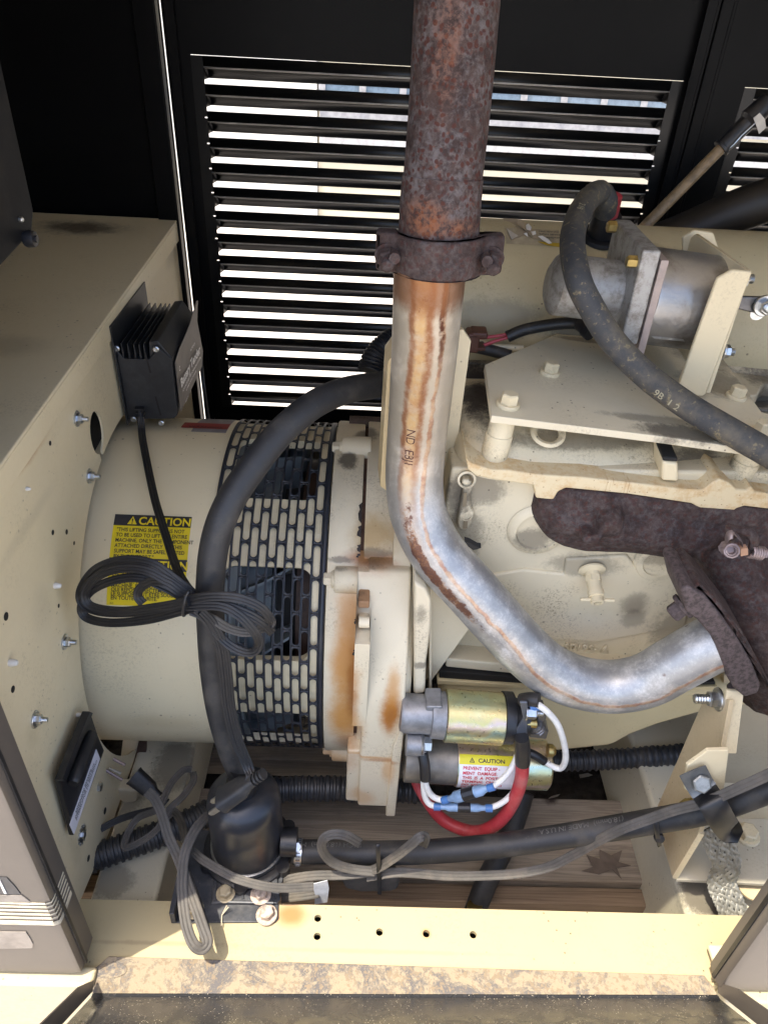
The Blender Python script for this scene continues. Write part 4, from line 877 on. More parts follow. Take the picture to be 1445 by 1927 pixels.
M['drip'] = rs.out(rc, .6, 0, rs.bump(rs.noise(180, 4, .7), .4, .001))
sec = [(.694, .746), (.696, .754), (.701, .763), (.709, .771), (.719, .780), (.732, .788), (.750, .7935), (.775, .797), (.80, .798), (.825, .797), (.845, .793), (.862, .784), (.872, .770), (.878, .755), (.880, .746)]
rings = []
x0 = VS(884, 880).x-.012
for dx, ins in ((0, .050), (.001, .040), (.003, .030), (.006, .022), (.010, .0155), (.015, .0095), (.021, .005), (.028, .002), (.036, 0), (.15, 0), (.25, 0), (.60, 0)):
    x = x0+dx; rings.append([V((x, (.78+(y-.78)*(1-ins/.10)), .745+(z-.745)*(1-ins/.075)-.085*(x-.13))) for y, z in sec])
ob('cover', G().loft(rings), M['vc'], vc, smooth=70)
strip = [(876, 862), (886, 872), (925, 884), (955, 885), (1010, 893), (1100, 899), (1200, 910), (1290, 921), (1322, 922), (1340, 908), (1355, 901), (1372, 908), (1385, 921), (1405, 922), (1413, 914), (1420, 925), (1500, 935), (1500, 965), (1400, 953), (1384, 958), (1378, 973), (1320, 971), (1313, 955), (1300, 948), (1180, 930), (1064, 919), (1050, 926), (1041, 941), (1008, 938), (1003, 914), (930, 903), (895, 896), (880, 884)]
ob('flange_strip', G().prism([VS(x, y, .680) for x, y in strip], (0, .10, 0)), M['drip'], vc, bev=.0035, seg=3)
for x, y, r_ in ((916, 892, .0), (1006, 935, 0)): pass
# plate plane (the engine sits a little down to the right)
PP0, PPN = V((.13, .68, .832)), V((.082, 0, 1)).normalized()
def PL(x, y, h=0): return PN(x, y, PP0+PPN*h, PPN)
post = G().lathe((0, 0, 0), (0, 0, 1), [(-.066, .0150), (-.026, .0150), (-.0255, .0138), (0, .0138)], 28)
pm = mesh(post, 'standoff', 40)
for x, y in ((955, 752), (1430, 806)): shared('standoff', pm, M['vc'], vc, PL(x, y+10)-PPN*.009+V((-.001, 0, 0)), PPN)
ob('lug', G().prism([VS(x, y, .687) for x, y in ((1246, 868), (1276, 872), (1277, 908), (1244, 906))], (0, .04, .006)), M['cream_cast'], vc, bev=.004, seg=3)
ob('lug_top', G().prism([VS(x, y, .686) for x, y in ((1247, 860), (1275, 862), (1275, 870), (1246, 868))], (0, .03, .004)), M['dark'], vc, bev=.002)
ob('filler_dimple', G().lathe(V((VS(1033, 815, .72).x, .724, .792)), (0, -.45, .9), [(-.002, .020), (.0012, .0175), (.0005, .014), (-.003, .012)], 24, False), M['vc'], vc, smooth=60)
# cylinder head and dark hollows behind it
hd = thing('cylinder_head', (.3, .95, .66), 'soot darkened cream cylinder head in the hollow behind the plate', 'cylinder head')
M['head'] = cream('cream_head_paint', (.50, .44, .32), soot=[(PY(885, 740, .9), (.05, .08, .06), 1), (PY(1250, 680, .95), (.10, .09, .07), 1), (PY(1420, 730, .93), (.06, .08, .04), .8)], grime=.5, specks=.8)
hx = PY(868, 720, .89).x
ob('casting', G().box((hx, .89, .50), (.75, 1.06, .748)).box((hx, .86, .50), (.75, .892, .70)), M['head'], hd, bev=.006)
zz = PY(900, 677, .935).z
ob('intake_ledge', G().box((PY(878, 690, .93).x, .925, .62), (.26, 1.0, zz)), M['head'], hd, bev=.003)
ob('intake_casting', G().tube(cat([(.33, .965, .74), (.40, .962, .765), (.46, .96, .755), (.75, .95, .73)], 5), .045, 16), M['head'], hd)
ob('ear', G().prism([PL(x, y, -.02) for x, y in ((1372, 700), (1500, 700), (1500, 730), (1440, 722), (1432, 728), (1425, 742), (1412, 744), (1402, 738))], (0, 0, -.02)), M['head'], hd, bev=.003)
# ------------------------------------------------------------------ flat mounting plate
mp = thing('mounting_plate', PL(1150, 750), 'cream flat polygon plate with bolts and soot specks above the valve cover', 'mounting plate')
M['plate'] = cream('cream_plate_top_paint', (.66, .59, .43), grit=.4, soot=[(PL(1290, 815), (.07, .02, .02), .8), (PL(1240, 790), (.08, .012, .02), .5), (PL(1350, 720), (.06, .05, .02), .55), (PL(1330, 670), (.06, .05, .02), .5), (PL(1100, 640), (.05, .01, .02), .6)], grime=.25, specks=.9, rough=.5)
tp = [(925, 782), (912, 686), (1048, 628), (1120, 634), (1200, 640), (1290, 650), (1358, 672), (1432, 775), (1520, 800), (1520, 850), (1390, 842), (1250, 822)]
ob('plate', G().prism([PL(x, y) for x, y in tp], -PPN*.0085), M['plate'], mp, bev=.001)
plate_bolt = hexbolt(.0092, .0105, 1.32, .004)
for x, y in ((1033, 703), (955, 764), (1383, 748), (1430, 815)): shared('bolt', plate_bolt, M['cream_clean'], mp, PL(x, y, .0003), PPN, 1.0 if x != 955 else 1.05, x*.7)
# ------------------------------------------------------------------ governor actuator
AYc = .84
ac = thing('actuator', PY(1200, 560, AYc), 'dull aluminium cylindrical actuator on the flat plate under the curved hose', 'actuator')
al = N('dull_aluminium'); a1_ = al.noise(18, 5, .65); a2_ = al.noise(260, 4, .7)
al.out(al.mix(al.step(a1_, .4, .68), (.42, .41, .40), (.20, .175, .15)), al.step(a2_, .3, .7, .30, .52), .85, al.bump(a2_, .2, .0006)); M['alu'] = al.m
al2 = N('cast_aluminium'); b1_ = al2.noise(60, 6, .75); al2.out(al2.mix(al2.step(b1_, .4, .7), (.40, .395, .38), (.20, .18, .155)), .55, .55, al2.bump(b1_, .4, .001)); M['alu_c'] = al2.m
tilt = V((1, 0, -.082)).normalized()
cA = PY(1040, 534, AYc)
ob('motor_can', G().lathe(cA, tilt, [(-.006, .020), (0, .031), (.004, .0345), (.095, .0345)], 40), M['alu_c'], ac, smooth=40)
ob('boss', G().lathe(cA+tilt*.072, tilt, [(0, .0345), (.012, .045), (.03, .048)], 40), M['alu_c'], ac, smooth=50)
xf = PY(1180, 470, .79)
def slab(xa, xb, ya, yb, za, zb, mt, nm, **k): ob(nm, G().box((xa, ya, za), (xb, yb, zb)), mt, ac, **k)
fx = PY(1205, 560, .785).x; zt1, zb1_ = PY(1240, 472, .785).z, PY(1190, 650, .785).z
slab(fx-.010, fx+.010, .785, .905, zb1_, zt1, M['alu_c'], 'flange_plate', bev=.003)
slab(fx+.0125, fx+.021, .787, .90, zb1_-.012, zt1-.010, plain('pinkish_gasket_plate', (.40, .33, .30), .5, .3, .2, 60, .2), 'gasket_plate', bev=.001)
cB = cA+tilt*.10
L0 = (fx+.021-cA.x)
ob('main_can', G().lathe(cA+tilt*L0, tilt, [(0, .053), (.004, .0535), (.075, .0535), (.083, .051), (.083, .03)], 56), M['alu'], ac, smooth=40)
bb = hexbolt(.0058, .009, 0, 0)
for y, z in ((.797, zt1-.016), (.893, zt1-.006), (.893, zb1_+.012)): shared('bolt', bb, M['brass'], ac, V((fx-.0102, y, z)), (-1, 0, 0), 1.15)
ob('can_strip', G().prism([PY(x, y, .795) for x, y in ((1226, 633), (1284, 637), (1288, 643), (1230, 637))], (0, .004, 0)), M['zinc'], ac)
# bracket
bk2 = thing('actuator_bracket', PY(1310, 740, .77), 'cream U shaped bracket with chamfered corners holding the actuator', 'bracket')
FYb = .772
fc = [PY(x, y, FYb) for x, y in ((1277, 722), (1349, 524), (1378, 508), (1416, 511), (1328, 742), (1322, 747), (1282, 742))]
ob('front_leg', G().prism(fc, (0, .006, 0)), M['cream_clean'], bk2, bev=.0025, seg=3)
sx = fc[3]; bx = V((sx.x-.006, FYb, fc[4].z))
xa_, xb_ = fc[4].x, fc[3].x
wp = [V((xb_, FYb+.003, fc[3].z)), V((xb_, .93, PY(1350, 442, .93).z)), V((xb_, .945, PY(1350, 446, .945).z-.004)), V((xb_, .945, fc[4].z+.01)), V((xb_-.0, FYb+.003, fc[4].z))]
ob('web', G().prism(wp, (-.005, 0, 0)), M['cream_clean'], bk2, bev=.001)
bq = [PY(x, y, .94) for x, y in ((1284, 478), (1284, 447), (1306, 433), (1342, 438), (1356, 478))]
ob('rear_leg', G().prism(bq, (0, .006, 0)), M['cream_clean'], bk2, bev=.002)
zn = hexbolt(.0085, .008, 1.35, .003, .006, .6)
shared('nut', zn, M['zinc'], bk2, V((xb_+.0003, .80, PY(1414, 525, .80).z)), (1, 0, 0), 1, .3); shared('nut', zn, M['zinc'], bk2, V((PY(1356, 660, .79).x, .79, PY(1356, 660, .79).z)), (1, 0, -.05), .9, .7)
shared('nut', zn, M['steel_dark'], bk2, PY(1326, 474, .935), (-1, -.6, 0), 1.1, .1)
# lever at the right
lv = thing('throttle_lever', PY(1420, 578, .86), 'dark flat throttle lever with a nut at the right edge', 'lever')
ob('arm', G().prism([PY(x, y, .86) for x, y in ((1388, 558), (1445, 560), (1500, 562), (1500, 592), (1420, 590), (1385, 582))], (0, .006, 0)), M['steel_dark'], lv, bev=.002)
shared('nut', zn, M['zinc'], lv, PY(1436, 575, .858), (0, -1, .1), 1.1); ob('washer', G().lathe(PY(1424, 588, .866), (0, -1, 0), [(0, .009), (.002, .009)], 16), M['zinc'], lv)
# ------------------------------------------------------------------ tank behind
TY, TZ, TR = 1.06, .80, .128
def PT(x, y, R=TR):
    d = ray(x, y); z_ = TZ-.03*0; oy, oz = CAM.y-TY, CAM.z-TZ
    a = d.y*d.y+d.z*d.z; b = oy*d.y+oz*d.z; c = oy*oy+oz*oz-R*R
    return CAM+d*((-b-math.sqrt(max(b*b-a*c, 0)))/a)
tk = thing('air_tank', (.4, TY, TZ-TR), 'large dull cream horizontal tank behind the engine with a torn paper label', 'tank')
M['tank'] = cream('cream_tank_paint', (.50, .43, .27), soot=[(PT(1200, 470), (.06, .02, .02), .35), (PT(930, 600), (.08, .02, .04), .35), (PT(1090, 620), (.05, .02, .02), .7), (PT(1240, 640), (.1, .04, .03), .8)], grime=.3, specks=.8, rough=.45)
def tdr(x, t, R=TR): return V((x, TY-R*math.cos(t), TZ+R*math.sin(t)))
g = G().loft([[tdr(x, 2*PI*k/64, R) for k in range(64)] for x, R in ((.075, .08), (.078, TR-.012), (.086, TR-.002), (.10, TR), (.9, TR))])
ob('shell', g, M['tank'], tk, smooth=50)
pp = PT(1000, 440); t1 = math.atan2(pp.z-TZ, TY-pp.y)
tlt = lambda u_, v_, l=.0006: tdr(u_, t1-v_/TR, TR+l)
ua, ub_ = PT(950, 440).x, PT(1052, 440).x
g = G()
for i in range(9): v_ = -.012+.036*i/8; g.v += [tlt(ua, v_), tlt(ub_, v_)]
g.f = [(2*i, 2*i+1, 2*i+3, 2*i+2) for i in range(8)]
lb2 = ob('paper_label', g, plain('yellowed_paper', (.44, .37, .25), .7, 0, .25, 60), tk, smooth=50)
for i, t in enumerate(('read operator manual', 'before servicing', 'this equipment', '')): text('lettering', t, .0062, ink, lb2, lambda x, y, i=i: tlt(ua+.046+x, -.004+i*.0068-y, .0012), .006, sx=.78)
def PTl(x, y, l): return PT(x, y, TR+l)
sc_ = [('beige_torn_paper', (.40, .33, .24), .0012, ((946, 411), (975, 412), (972, 424), (990, 438), (978, 446), (962, 452), (956, 440))),
       ('beige_torn_paper', (.46, .38, .27), .0030, ((972, 420), (977, 412), (990, 422), (1000, 434), (1012, 448), (1004, 449), (990, 436))),
       ('beige_torn_paper', (.52, .47, .40), .0022, ((953, 430), (968, 440), (975, 444), (962, 451))),
       ('white_torn_paper', (.74, .72, .69), .0045, ((989, 424), (994, 421), (1000, 428), (998, 434), (990, 432))),
       ('white_torn_paper', (.74, .72, .69), .0040, ((985, 440), (991, 438), (993, 446))),
       ('white_torn_paper', (.74, .72, .69), .0048, ((999, 436), (1007, 435), (1008, 441), (1002, 443))),
       ('white_torn_paper', (.74, .72, .69), .0042, ((1012, 445), (1020, 444), (1032, 451), (1038, 458), (1032, 459), (1022, 453))),
       ('yellow_label_strip', (.45, .30, .02), .0010, ((1012, 455), (1052, 458), (1052, 465), (1030, 462)))]
mts_ = {}
for nm_, cl__, l_, q in sc_:
    if (nm_, cl__) not in mts_: mts_[nm_, cl__] = plain(nm_, cl__, .8, 0, .15, 60)
    ob('torn_scrap', G().prism([PTl(x, y, l_+.0012*math.sin(i*2.4)) for i, (x, y) in enumerate(q)], (0, -.0004, .0005)), mts_[nm_, cl__], lb2)
# breather cap with red collar
bc = thing('breather_cap', PT(1128, 445), 'black breather cap with a red collar on the tank, under the hose end', 'cap')
bp_ = PT(1130, 446); bp_ = V((bp_.x, bp_.y, bp_.z))
bdir = V((0, -.28, .95)).normalized()
ob('base', G().lathe(bp_-bdir*.004, bdir, [(0, .026), (.004, .029), (.008, .027), (.009, .015)], 28), M['rubber_clean'], bc)
ob('body', G().lathe(bp_+bdir*.005, bdir, [(0, .0195), (.026, .0195), (.028, .018)], 28), M['plastic'], bc)
red = plain('red_rubber', (.42, .030, .045), .45, 0, .2, 40, .1, dust=.2, dustcol=(.42, .2, .2)); M['red'] = red
ob('collar', G().lathe(bp_+bdir*.033, bdir, [(0, .0135), (.026, .0115), (.027, .010)], 24), red, bc)
text('lettering', 'IIII', .007, M['pale'], bc, onplane(bp_+bdir*.016+V((.004, -.0200, .0)), (1, .22, 0), bdir, 0), .02)
# ------------------------------------------------------------------ hoses of the upper right
hz = N('dusty_braided_hose'); hn = hz.noise(26, 6, .7); hp_ = hz.noise(120, 4, .7)
hc = hz.mix(hz.step(hn, .38, .66), (.040, .042, .046), (.105, .092, .070)); hc = hz.mix(hz.mul(hz.step(hp_, .56, .68), .5), hc, (.30, .24, .12))
M['dusty_hose'] = hz.out(hc, .72, 0, hz.bump(hz.math('ADD', hz.noise(300, 3, .7), hn), .35, .0012))
hA = T([(1137, 400, .965), (1140, 378, .955), (1126, 362, .945), (1098, 386, .905), (1077, 445, .84), (1086, 520, .778), (1113, 580, .765), (1155, 645, .752), (1215, 706, .735), (1290, 762, .705), (1370, 810, .678), (1440, 850, .66), (1560, 920, .63), (1800, 1060, .60)], 8)
dh = thing('coolant_hose', PY(1215, 706, .73), 'dusty black hose curving from the breather cap down across the flat plate', 'hose')
ob('hose', G().tube(hA, lambda L, i: .0135+(.0005*math.sin(L*1400) if L < .12 else 0)+.0008*min(L/.5, 1), 22), M['dusty_hose'], dh, smooth=60)
hp1 = PY(1245, 742, .70); ww = (hA[60]-hA[50]).normalized()
def onhose(i0):
    L_ = [0]
    for i in range(i0, len(hA)-1): L_.append(L_[-1]+(hA[i+1]-hA[i]).length)
    def fn(x, y):
        k = max(j for j in range(len(L_)) if L_[j] <= max(x, 0)); k = min(k, len(L_)-2); p = hA[i0+k]; d = (hA[i0+k+1]-p).normalized()
        p = p+d*(x-L_[k]); n_ = (CAM-p); n_ = (n_-d*n_.dot(d)).normalized(); w_ = n_.cross(d); a = y/.0143
        return p+(n_*math.cos(a)+w_*math.sin(a))*.0147
    return fn
yp = plain('yellowed_print', (.34, .31, .21), .6)
i8 = min(range(len(hA)), key=lambda i: (hA[i]-PY(1232, 733, .725)).length)
text('lettering', '9B  1 2', .0105, yp, dh, (lambda f: lambda x, y: f(x, y-.011))(onhose(i8)), .01)
i7 = min(range(len(hA)), key=lambda i: (hA[i]-PY(1078, 440, .885)).length)
text('lettering', '218', .0095, yp, dh, (lambda f: lambda x, y: f(x, y-.004))(onhose(i7)), .01)
dk = thing('dipstick', PY(1205, 435, 1.10), 'tan dipstick tube with a black grip and pale tag, leaning up to the right', 'dipstick')
da, db, dcq, de = PY(1203, 436, 1.11), PY(1357, 278, 1.13), PY(1410, 226, 1.135), PY(1432, 214, 1.14)
M['tan'] = plain('tan_painted_tube', (.24, .17, .095), .5, 0, .5, 60, .3)
ob('tube', G().cyl(da, db, .0078, n=16), M['tan'], dk)
ob('grip', G().lathe(db, dcq-db, [(-.002, .0125), (.002, .0125), (.003, .0105), ((dcq-db).length*.9, .0115), ((dcq-db).length, .0155), ((dcq-db).length+.03, .013)], 18), M['plastic'], dk)
ob('wire', G().tube([PY(1420, 232, 1.12), PY(1395, 255, 1.12), PY(1380, 272, 1.12), PY(1362, 288, 1.125)], .0009, 6), M['zinc'], dk)
ob('tag', G().prism([PY(x, y, 1.118) for x, y in ((1416, 222), (1428, 212), (1438, 224), (1440, 240), (1427, 252), (1423, 240))], (0, -.0012, 0)), plain('silver_tag', (.42, .40, .37), .4, .3, .2), dk)
bh = thing('radiator_hose', PY(1340, 410, 1.16), 'thick black hose slanting up behind the engine at the right', 'hose')
ob('hose', G().tube(T([(1215, 470, 1.17), (1300, 435, 1.16), (1400, 392, 1.14), (1500, 360, 1.12)], 6), .031, 24), plain('dark_brown_black_rubber', (.018, .014, .011), .5, 0, .2, 20), bh)
# wires and connectors left of the plate
wr = thing('sensor_wires', PY(900, 640, .95), 'black sleeved wire with two red leads and a brown connector, left of the plate', 'wires')
M['brown_pl'] = plain('brown_plastic', (.10, .035, .022), .5, 0, .2)
for q in ((878, 622, 898, 660), (886, 620, 916, 634), (890, 648, 912, 656)):
    a, b = PY(q[0], q[1], .885), PY(q[2], q[3], .885); ob('connector', G().box((min(a.x, b.x), .875, min(a.z, b.z)), (max(a.x, b.x), .90, max(a.z, b.z))), M['brown_pl'], wr, bev=.003)
for ps in ([(900, 636, .888), (930, 633, .890), (960, 628, .893)], [(895, 656, .886), (925, 644, .888), (958, 634, .891)]): ob('lead', G().tube(T(ps), .0022, 8), red, wr)
ob('sleeve', G().tube(T([(954, 634, .891), (985, 621, .893), (1030, 612, .893), (1070, 608, .890), (1092, 609, .883)], 5), .0075, 14), M['rubber_clean'], wr)
ob('elbow_plug', G().lathe(PY(1090, 609, .881), PY(1112, 626, .863)-PY(1090, 609, .881), [(0, .0085), (.012, .0085), (.0125, .0105), (.022, .0105)], 16), M['plastic'], wr)
ob('cable', G().tube(T([(880, 650, .893), (925, 660, .890), (960, 670, .883)], 4), .0075, 10), M['rubber'], wr); ob('cable', G().tube(T([(890, 640, .898), (930, 652, .898), (985, 655, .893)], 4), .004, 10), M['cream'], wr)
# ------------------------------------------------------------------ starter motor
SY = .600
sm_ = thing('starter_motor', PY(900, 1475, SY), 'starter motor with an iridescent gold solenoid and a caution label, under the exhaust bend', 'starter motor')
ir = N('iridescent_zinc'); iz = ir.sep(ir.pos())
iw = ir.math('ADD', ir.mul(iz[2], 26), ir.mul(ir.noise(14, 4, .6), 1.1)); iw = ir.math('FRACT', iw)
ic = ir.ramp(iw, (0, (.60, .50, .24)), (.22, (.55, .58, .34)), (.42, (.46, .60, .50)), (.55, (.62, .55, .30)), (.72, (.66, .50, .42)), (.86, (.60, .52, .22)), (1, (.60, .50, .24)))
ic = ir.mix(ir.step(ir.noise(30, 5, .7), .5, .75, 0, .6), ic, (.30, .27, .20))
M['irid'] = ir.out(ic, ir.step(ir.noise(200, 3, .6), .3, .7, .26, .44), .85, ir.bump(ir.noise(300, 3, .6), .08, .0004))
stl = V((1, 0, -.045)).normalized()
so_a, so_b = PY(836, 1346, SY), PY(944, 1350, SY); Ls = (so_b-so_a).dot(stl); r1 = .0325
ob('solenoid', G().lathe(so_a, stl, [(0, r1-.001), (.001, r1), (Ls-.001, r1), (Ls, r1-.001)], 48), M['irid'], sm_, smooth=40)
cst = plain('grey_casting', (.30, .30, .31), .48, .55, .35, 60, .3)
ob('solenoid_nose', G().lathe(so_a, stl, [(-.055, .022), (-.050, .0245), (-.018, .0245), (-.0175, .029), (-.002, .0295), (-.0005, .0295)], 32), cst, sm_, smooth=40)
ob('drive_casting', G().prism([PY(x, y, SY-.012) for x, y in ((766, 1345), (800, 1345), (802, 1330), (832, 1330), (836, 1395), (830, 1390), (766, 1385))], (0, .03, 0)), cst, sm_, bev=.003)
mo_a, mo_b = PY(770, 1428, SY), PY(1030, 1440, SY); Lm = (mo_b-mo_a).length; ml = (mo_b-mo_a).normalized(); r2 = .0315
grime_m = plain('grimy_steel_body', (.26, .235, .20), .5, .6, .4, 30, .2)
ob('motor_front', G().lathe(mo_a, ml, [(-.006, r2-.002), (.060, r2-.001), (.061, r2)], 40), grime_m, sm_, smooth=40)
ob('motor_body', G().lathe(mo_a, ml, [(.0605, r2+.0004), (Lm-.003, r2+.0004), (Lm, r2-.003), (Lm+.0005, .01)], 48), M['irid'], sm_, smooth=40)
ob('end_cap_stud', G().lathe(PY(1030, 1412, SY-.01), ml, [(0, .0085), (.006, .0085), (.010, .005), (.0105, .001)], 20), M['brass'], sm_)
ob('earth_boss', G().lathe(PY(764, 1400, SY-.022), stl, [(0, .014), (.022, .014), (.0225, .012)], 24), cst, sm_)
ob('earth_nut', G().lathe(PY(797, 1400, SY-.024), stl, [(0, .0095), (.009, .0095), (.010, .008)], 6), M['zinc'], sm_)
ob('lock_washer', G().lathe(PY(792, 1400, SY-.024), stl, [(0, .0125), (.0012, .0135), (.0024, .0125)], 14), M['zinc'], sm_)
# moulded end of the solenoid with terminals
ob('terminal_block', G().lathe(so_b, stl, [(0, .0325), (.012, .0325), (.013, .028), (.014, .028)], 40).lathe(so_b+stl*.013, stl, [(0, .0255), (.018, .0245), (.019, .022)], 28), M['plastic'], sm_, smooth=35)
tb2 = so_b+stl*.030+V((0, -.014, .006))
stud = hexbolt(.0082, .012, 1.25, .002, .008, .5); shared('terminal_nut', stud, M['zinc'], sm_, PY(987, 1340, SY-.026), stl, 1, .3)
ob('terminal_stud', G().lathe(PY(990, 1360, SY-.015), stl, [(0, .006), (.012, .006)], 12), M['brass'], sm_)
ob('lug_plate', G().prism([PY(x, y, SY-.03) for x, y in ((978, 1322), (992, 1322), (994, 1352), (991, 1360), (992, 1398), (970, 1398), (972, 1372), (984, 1352))], (0, .003, 0)), plain('tinned_lug', (.16, .18, .22), .4, .7, .2), sm_, bev=.0008)
ob('braid_link', G().tube(helix(PY(1003, 1358, SY-.01), PY(1012, 1372, SY-.01), .008, 4), .003, 6), M['steel_dark'], sm_)
ob('end_bracket', G().prism([PY(x, y, SY-.012) for x, y in ((1010, 1338), (1026, 1340), (1028, 1352), (1022, 1364), (1032, 1378), (1028, 1392), (995, 1388), (996, 1376), (1010, 1366))], (0, .02, 0)), M['steel_dark'], sm_, bev=.002)
# its caution label, wrapped round the motor body
lu0 = (PY(858, 1430, SY)-mo_a).dot(ml); lu1 = (PY(968, 1432, SY)-mo_a).dot(ml)
uu = V((0, -1, 0)); uu = (uu-ml*uu.dot(ml)).normalized(); wv = ml.cross(uu)
if wv.z < 0: wv = -wv
RM = r2+.0010
def sl(u_, v_, lift=0): a = math.radians(70)-v_/RM; return mo_a+ml*(lu0+u_)+(uu*math.cos(a)+wv*math.sin(a))*(RM+lift)
LWs = lu1-lu0; LHs = RM*math.radians(104)
def spatch(u0, u1, v0, v1, l=0, n_=14):
    g = G()
    for i in range(n_+1): v_ = v0+(v1-v0)*i/n_; g.v += [sl(u0, v_, l), sl(u1, v_, l)]
    g.f = [(2*i, 2*i+1, 2*i+3, 2*i+2) for i in range(n_)]; return g
cl2 = ob('caution_label', spatch(0, LWs, 0, LHs), plain('white_label_paper', (.74, .74, .76), .4, 0, .06), sm_, smooth=60)
ob('heading_band', spatch(0, LWs, 0, .0125, .0003), plain('lime_yellow_label', (.68, .60, .02), .4, 0, .05), cl2, smooth=60)
redink = plain('red_ink', (.55, .035, .06), .5, 0, .05)
sfn = lambda u0, v0: (lambda x, y: sl(u0+x, v0-y, .0007))
text('lettering', 'CAUTION', .0068, ink, cl2, sfn(.024, .0095), .025, sx=1.12)
tg = G(); o1 = [(.0125, .0098), (.0195, .0098), (.016, .0037)]; i1 = [(.0139, .0090), (.0181, .0090), (.016, .0053)]
tg.v = [sl(*q, .0007) for q in o1+i1]; tg.f = [(0, 1, 4, 3), (1, 2, 5, 4), (2, 0, 3, 5)]; ob('warning_triangle', tg, ink, cl2, smooth=0)
text('lettering', '!', .0045, ink, cl2, sfn(.0154, .0093), .02)
for i, t in enumerate(('PREVENT  EQUIP -', 'MENT  DAMAGE.', 'THIS  IS  A  POSITIVE', 'TERMINAL  ONLY.', 'DO  NOT  ATTACH', 'NEGATIVE  LEADS.')):
    text('lettering', t, .0058, redink, cl2, sfn(.0045, .0188+i*.0063), .022, sx=1.02)
# starter cables
rc_ = thing('battery_cable', PY(880, 1565, .56), 'thick red battery cable looping under the starter motor', 'cable')
RP = [(784, 1470, .62), (800, 1500, .60), (830, 1540, .585), (868, 1560, .572), (905, 1564, .562), (940, 1545, .556), (965, 1510, .555), (980, 1468, .556), (983, 1430, .560)]
ob('sheath', G().tube(T(RP, 7), .0085, 18), plain('dusty_red_sheath', (.44, .035, .045), .48, 0, .25, 30, .1, dust=.3, dustcol=(.50, .30, .26)), rc_, smooth=60)
ob('shrink_sleeve', G().tube(T([(983, 1436, .5598), (983, 1410, .5615), (981, 1388, .563)], 4), lambda L, i: .0094-.0006*(i > 6), 18), M['rubber_clean'], rc_, smooth=60)
for nm, lab_, ps in (('signal_wire', 'upper white wire pair lead with a fat blue and black splice below the starter label', [(797, 1412, .575), (801, 1445, .565), (800, 1470, .56), (808, 1492, .556), (822, 1503, .553), (838, 1506, .55)]),
                  ('signal_wire', 'lower white wire with a slim blue and black splice below the starter label', [(795, 1412, .577), (797, 1445, .567), (797, 1480, .56), (800, 1500, .556), (808, 1513, .552), (822, 1518, .55)])):
    w = thing('signal_wire', PY(ps[-1][0], ps[-1][1], .55), lab_, 'wire', 'white signal wires at the starter')
    ob('sheath', G().tube(T(ps, 6), .0040, 12), M['white_plastic'], w)
    up_ = 'upper' in lab_
    A, B = (PY(836, 1506, .55), PY(926, 1481, .545)) if up_ else (PY(820, 1518, .55), PY(922, 1521, .546))
    d = B-A; blu = plain('pale_blue_crimp', (.22, .34, .52), .35, 0, .3, 90); blu2 = M.setdefault('bluec', plain('blue_crimp', (.06, .17, .42), .4, 0, .2))
    k = 1.25 if up_ else .9
    ob('crimp', G().lathe(A, d, [(-.003, .0050), (.006, .0050)], 12), blu2, w); ob('crimp', G().lathe(B, d, [(-.006, .0050), (.003, .0050)], 12), blu2, w)
    Ln = d.length
    ob('terminal_sleeve', G().lathe(A, d, [(.006, .0038), (.012, .0040*k), (.016, .0062*k), (Ln*.42, .0062*k)], 12), blu, w); ob('terminal_sleeve', G().lathe(A, d, [(Ln*.62, .0058*k), (Ln*.78, .0058*k), (Ln*.84, .0040*k), (Ln-.006, .0036)], 12), blu, w)
    ob('splice', G().lathe(A, d, [(Ln*.40, .0070*k), (Ln*.64, .0070*k)], 10), M['plastic'], w, bev=.001)
    e = T([(924, 1482, .545), (945, 1466, .552), (962, 1445, .562), (974, 1420, .572)], 5) if up_ else T([(920, 1521, .546), (940, 1513, .55), (955, 1502, .556), (968, 1485, .565), (975, 1450, .575)], 5)
    ob('sheath', G().tube(e, .0038, 12), M['white_plastic'], w)
sw = thing('shrink_sleeve', PY(799, 1440, .565), 'short black heat shrink sleeve on the white wires at the starter earth nut', 'sleeve')
ob('sleeve', G().tube(T([(795, 1418, .570), (799, 1440, .562), (800, 1466, .557)], 4), .0068, 12), M['rubber_clean'], sw)
wt = thing('looped_wire', PY(1060, 1420, .58), 'single white wire looping from the solenoid end to the right of the starter', 'wire')
ob('sheath', G().tube(T([(1010, 1325, .575), (1028, 1338, .57), (1048, 1362, .568), (1060, 1395, .568), (1064, 1425, .57), (1058, 1443, .573), (1046, 1445, .575), (1022, 1432, .58)], 6), .0040, 12), M['white_plastic'], wt)
ob('shrink_sleeve', G().tube(T([(1024, 1433, .58), (1008, 1422, .582), (994, 1416, .585)], 4), .0056, 12), M['rubber_clean'], wt)
ob('blue_boot', G().lathe(PY(998, 1330, .578), V((.8, 0, .4)), [(0, .007), (.012, .007)], 12), M['bluec'], wt); ob('boot', G().tube(T([(982, 1318, .585), (998, 1316, .58), (1014, 1318, .576)], 4), .0085, 14), M['rubber_clean'], wt)
text('lettering', '15', .006, ink, wt, onplane(PY(1028, 1434, .5745), (1, 0, -.35), (.3, 0, 1), 0), .01)
